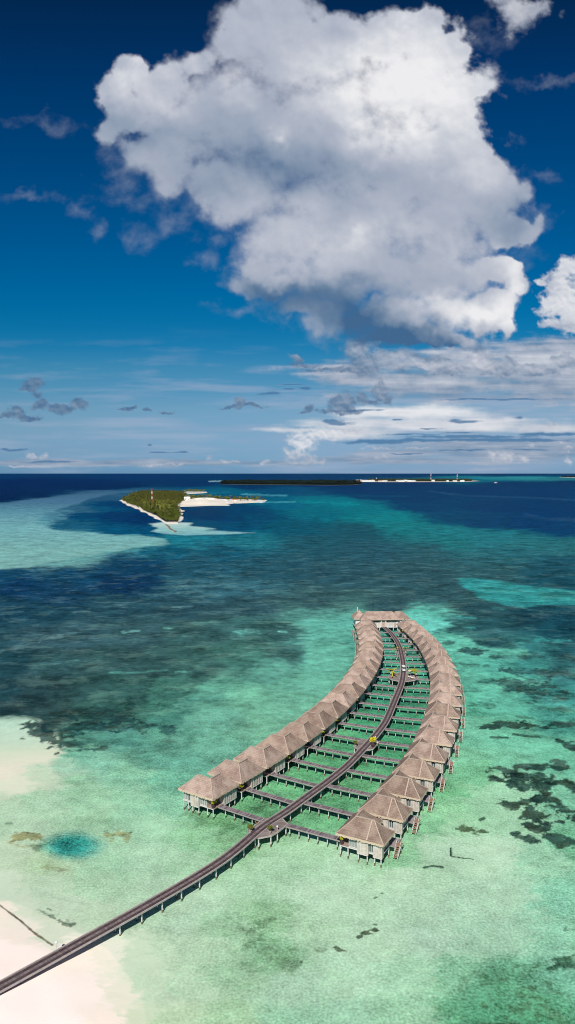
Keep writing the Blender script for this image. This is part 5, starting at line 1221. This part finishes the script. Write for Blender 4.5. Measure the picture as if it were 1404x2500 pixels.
    # the great cumulus
    MAIN = [(322,172,50,40),(300,225,60,46),(275,245,36,26),(330,280,80,60),(285,320,46,36),(400,215,80,70),(440,330,120,110),(380,360,80,60),(480,165,70,50),(560,130,80,60),(610,20,70,70),(600,70,100,80),(700,50,130,90),(780,90,110,70),(660,-40,120,90),(720,-60,170,80),(600,300,190,160),(700,150,140,110),(800,140,140,90),(780,320,260,200),
        (830,90,60,50),(960,110,110,76),(1040,90,70,50),(1095,120,50,46),(1010,220,180,130),(1130,215,68,46),(1120,300,80,80),(1150,350,50,50),(1000,400,240,180),(1180,400,70,50),(1200,440,70,60),(1190,500,90,80),(1100,540,160,120),(850,520,280,170),(600,460,140,100),(530,450,100,70),(700,600,150,100),(640,650,70,46),
        (900,640,250,100),(1060,660,170,110),(1180,650,90,50),(1240,650,44,38),(1255,690,30,40),(1100,760,150,62),(1200,760,70,60),(1230,790,36,30),(980,760,130,60),(780,700,170,50),(1000,810,150,34),(860,790,60,30),(900,790,190,56),(760,745,150,46),(990,835,200,34),(640,690,110,50),(500,300,140,130),(420,420,90,70),(1240,560,70,50),(1290,560,50,26),(1230,480,60,50)]
    WX, WY = warp(44, 210, 26, 80, 11, 26, 200)
    base = smax(MAIN, WX, WY, .18)
    fm = cfbm(X/95, Y/85, 7, 221, .56); bl = cfbm(X/80, Y/72, 5, 241, .52, True)
    hole = gs([(765,55,40,30,-.55),(845,12,46,20,-.6),(345,318,34,10,-.45),(560,20,30,40,-.2),(1075,180,26,14,-.35)], WX, WY, 0)
    crisp = np.clip(gs([(330,170,110,70,.9),(270,240,60,60,.7),(1000,60,260,90,.9),(1160,240,110,150,.9),(1180,420,80,80,.7),(1250,660,70,80,1.0),(1230,780,80,60,1.0),(1100,840,200,30,.9),(640,680,120,30,.3),(560,80,80,60,.4)], X, Y, 0), 0, 1)
    D = base + .06 + hole + .28*sst(base, .10, .42) + (.40 + .1*crisp)*fm - (.04 + .16*crisp)*bl + .34*n(60,6,431,.64)
    wid = 1.05 - .66*crisp
    al = sst(D, -.02, 1) * 0 + np.clip((D + .04) / wid, 0, 1); al = al*al*(3-2*al)
    LW, LV = warp(50, 150, 26, 60, 10, 22, 300)
    LIGHT = [(322,175,50,38,.24),(300,235,60,36,.10),(395,215,60,60,.09),(440,150,60,34,.10),(480,190,34,40,.10),(570,180,34,40,.16),(575,245,30,34,.12),(430,250,60,30,.05),(665,308,24,20,.24),(640,50,110,80,.03),(840,160,110,70,.16),(900,230,130,90,.27),(1010,110,150,90,.30),(1060,240,150,100,.34),(1000,330,150,70,.12),
         (1190,220,50,40,.05),(1150,400,80,50,.10),(1190,440,50,40,.10),(830,570,170,46,.09),(870,560,40,24,.12),(740,620,170,46,.08),(600,520,90,50,.03),(1240,645,40,30,.26),(1255,700,26,50,.30),(1200,770,90,44,.42),(1050,742,100,26,.26),(1110,785,130,28,.28),(1150,630,60,40,.10),
         (640,370,130,46,-.18),(760,330,150,40,-.08),(700,420,190,56,-.17),(560,290,70,70,-.10),(500,420,100,80,-.07),(900,430,220,50,-.09),(380,330,90,50,-.08),(820,760,190,46,-.40),(700,715,130,34,-.28),(900,700,180,30,-.10),(960,840,170,36,-.50),(640,700,80,18,-.22),(890,800,70,40,-.40),(1200,560,90,60,-.10),(1250,540,50,50,-.14),(330,340,110,50,-.16),(270,290,40,30,-.08),(1120,855,150,14,-.4),(380,420,90,60,-.06),(960,640,140,40,-.04)]
    L = gs(LIGHT, LW, LV, .535)
    ofs = lambda dx, dy, s: (cfbm((X+dx)/95, (Y+dy)/85, 7, 221, .56) - fm) * s
    blo = lambda dx, dy: cfbm((X+dx)/80, (Y+dy)/72, 5, 241, .52, True)
    rel = -ofs(8, -16, 1) ; rb = (blo(6, -12) - bl)
    brt = sst(L, .45, .85)
    L = L + rel*(.05 + .13*brt) + rb*(.00 + .055*brt) + .03*fm + .09*n(190,4,401)
    edge = 1 - sst(D, 0, .5); L = L - edge*(.10 - .06*crisp)
    over(al, cc(L))
    # right edge cumulus
    d = smax([(1358,690,42,42),(1395,655,44,36),(1345,735,36,30),(1380,740,70,56),(1440,740,90,70),(1350,792,36,18),(1400,790,60,26),(1322,690,20,14)], SX, SY, .15) + .5*f1 - .3*bil
    L = .82 + .10*(bilu-bil) + gs([(1370,800,70,14,-.28),(1340,690,20,30,-.2)], X, Y, 0) + rel*.12 + rb*.08
    over(sst(d, -.05, .5) * .96, cc(L))
    return C, A
def build_clouds():
    xs = list(np.arange(-700, -20, 40.)) + list(np.arange(-16, 1422, 2.1)) + list(np.arange(1450, 2110, 40.))
    ys = list(np.arange(-600, -20, 40.)) + list(np.arange(-14, 1156.4, 2.1)) + [1158.0, 1164.0]
    X, Y = np.meshgrid(np.array(xs), np.array(ys)); ny, nx = X.shape
    Cc, Aa = paint_clouds(X, Y)
    Aa = Aa * sst(X, -700, -260) * sst(-X, -2100, -1660) * sst(Y, -600, -240)
    cx = (X - 702) / F; cy = -(Y - 1250) / F
    D = np.stack([cx, CT + cy * ST, -ST + cy * CT], -1); D /= np.linalg.norm(D, axis=-1, keepdims=True)
    V = (D * 120000.0 + np.array([0, 0, H])).reshape(-1, 3)
    idx = np.arange(ny * nx).reshape(ny, nx); q = np.stack([idx[:-1,:-1].ravel(), idx[:-1,1:].ravel(), idx[1:,1:].ravel(), idx[1:,:-1].ravel()], -1)
    me = bpy.data.meshes.new('sky'); me.vertices.add(len(V)); me.vertices.foreach_set('co', V.ravel().astype(np.float32)); me.loops.add(q.size); me.loops.foreach_set('vertex_index', q.ravel().astype(np.int32))
    me.polygons.add(len(q)); me.polygons.foreach_set('loop_start', np.arange(0, q.size, 4, dtype=np.int32)); me.polygons.foreach_set('loop_total', np.full(len(q), 4, np.int32)); me.update(calc_edges=True)
    ca = me.color_attributes.new('cloud', 'FLOAT_COLOR', 'POINT'); rgba = np.concatenate([Cc.reshape(-1, 3), Aa.reshape(-1, 1)], -1).astype(np.float32); ca.data.foreach_set('color', rgba.ravel())
    m = bpy.data.materials.new('far clouds'); m.use_nodes = True; m.cycles.emission_sampling = 'NONE'; g = G(m.node_tree); g.n.clear()
    at_ = g.node('ShaderNodeAttribute', attribute_name='cloud'); out = g.node('ShaderNodeOutputMaterial'); em = g.node('ShaderNodeEmission'); tr = g.node('ShaderNodeBsdfTransparent'); mx = g.node('ShaderNodeMixShader')
    g.put(em.inputs[0], at_.outputs['Color']); g.put(mx.inputs[0], at_.outputs['Alpha']); g.put(mx.inputs[1], tr.outputs[0]); g.put(mx.inputs[2], em.outputs[0]); g.put(out.inputs[0], mx.outputs[0])
    me.materials.append(m); o = bpy.data.objects.new('sky', me); col.objects.link(o); tag(o, kind='structure')  # far shell of clouds only; their light and shade are painted into its colours
build_clouds()

# ------------------------------------------------------------------ render settings
scene.view_settings.view_transform = 'Standard'; scene.view_settings.look = 'None'; scene.view_settings.exposure = 0; scene.view_settings.gamma = 1
scene.render.engine = 'CYCLES'
scene.cycles.pixel_filter_type = 'BLACKMAN_HARRIS'; scene.cycles.filter_width = 1.0
scene.cycles.max_bounces = 5; scene.cycles.transparent_max_bounces = 8
scene.render.resolution_x = 575; scene.render.resolution_y = 1024
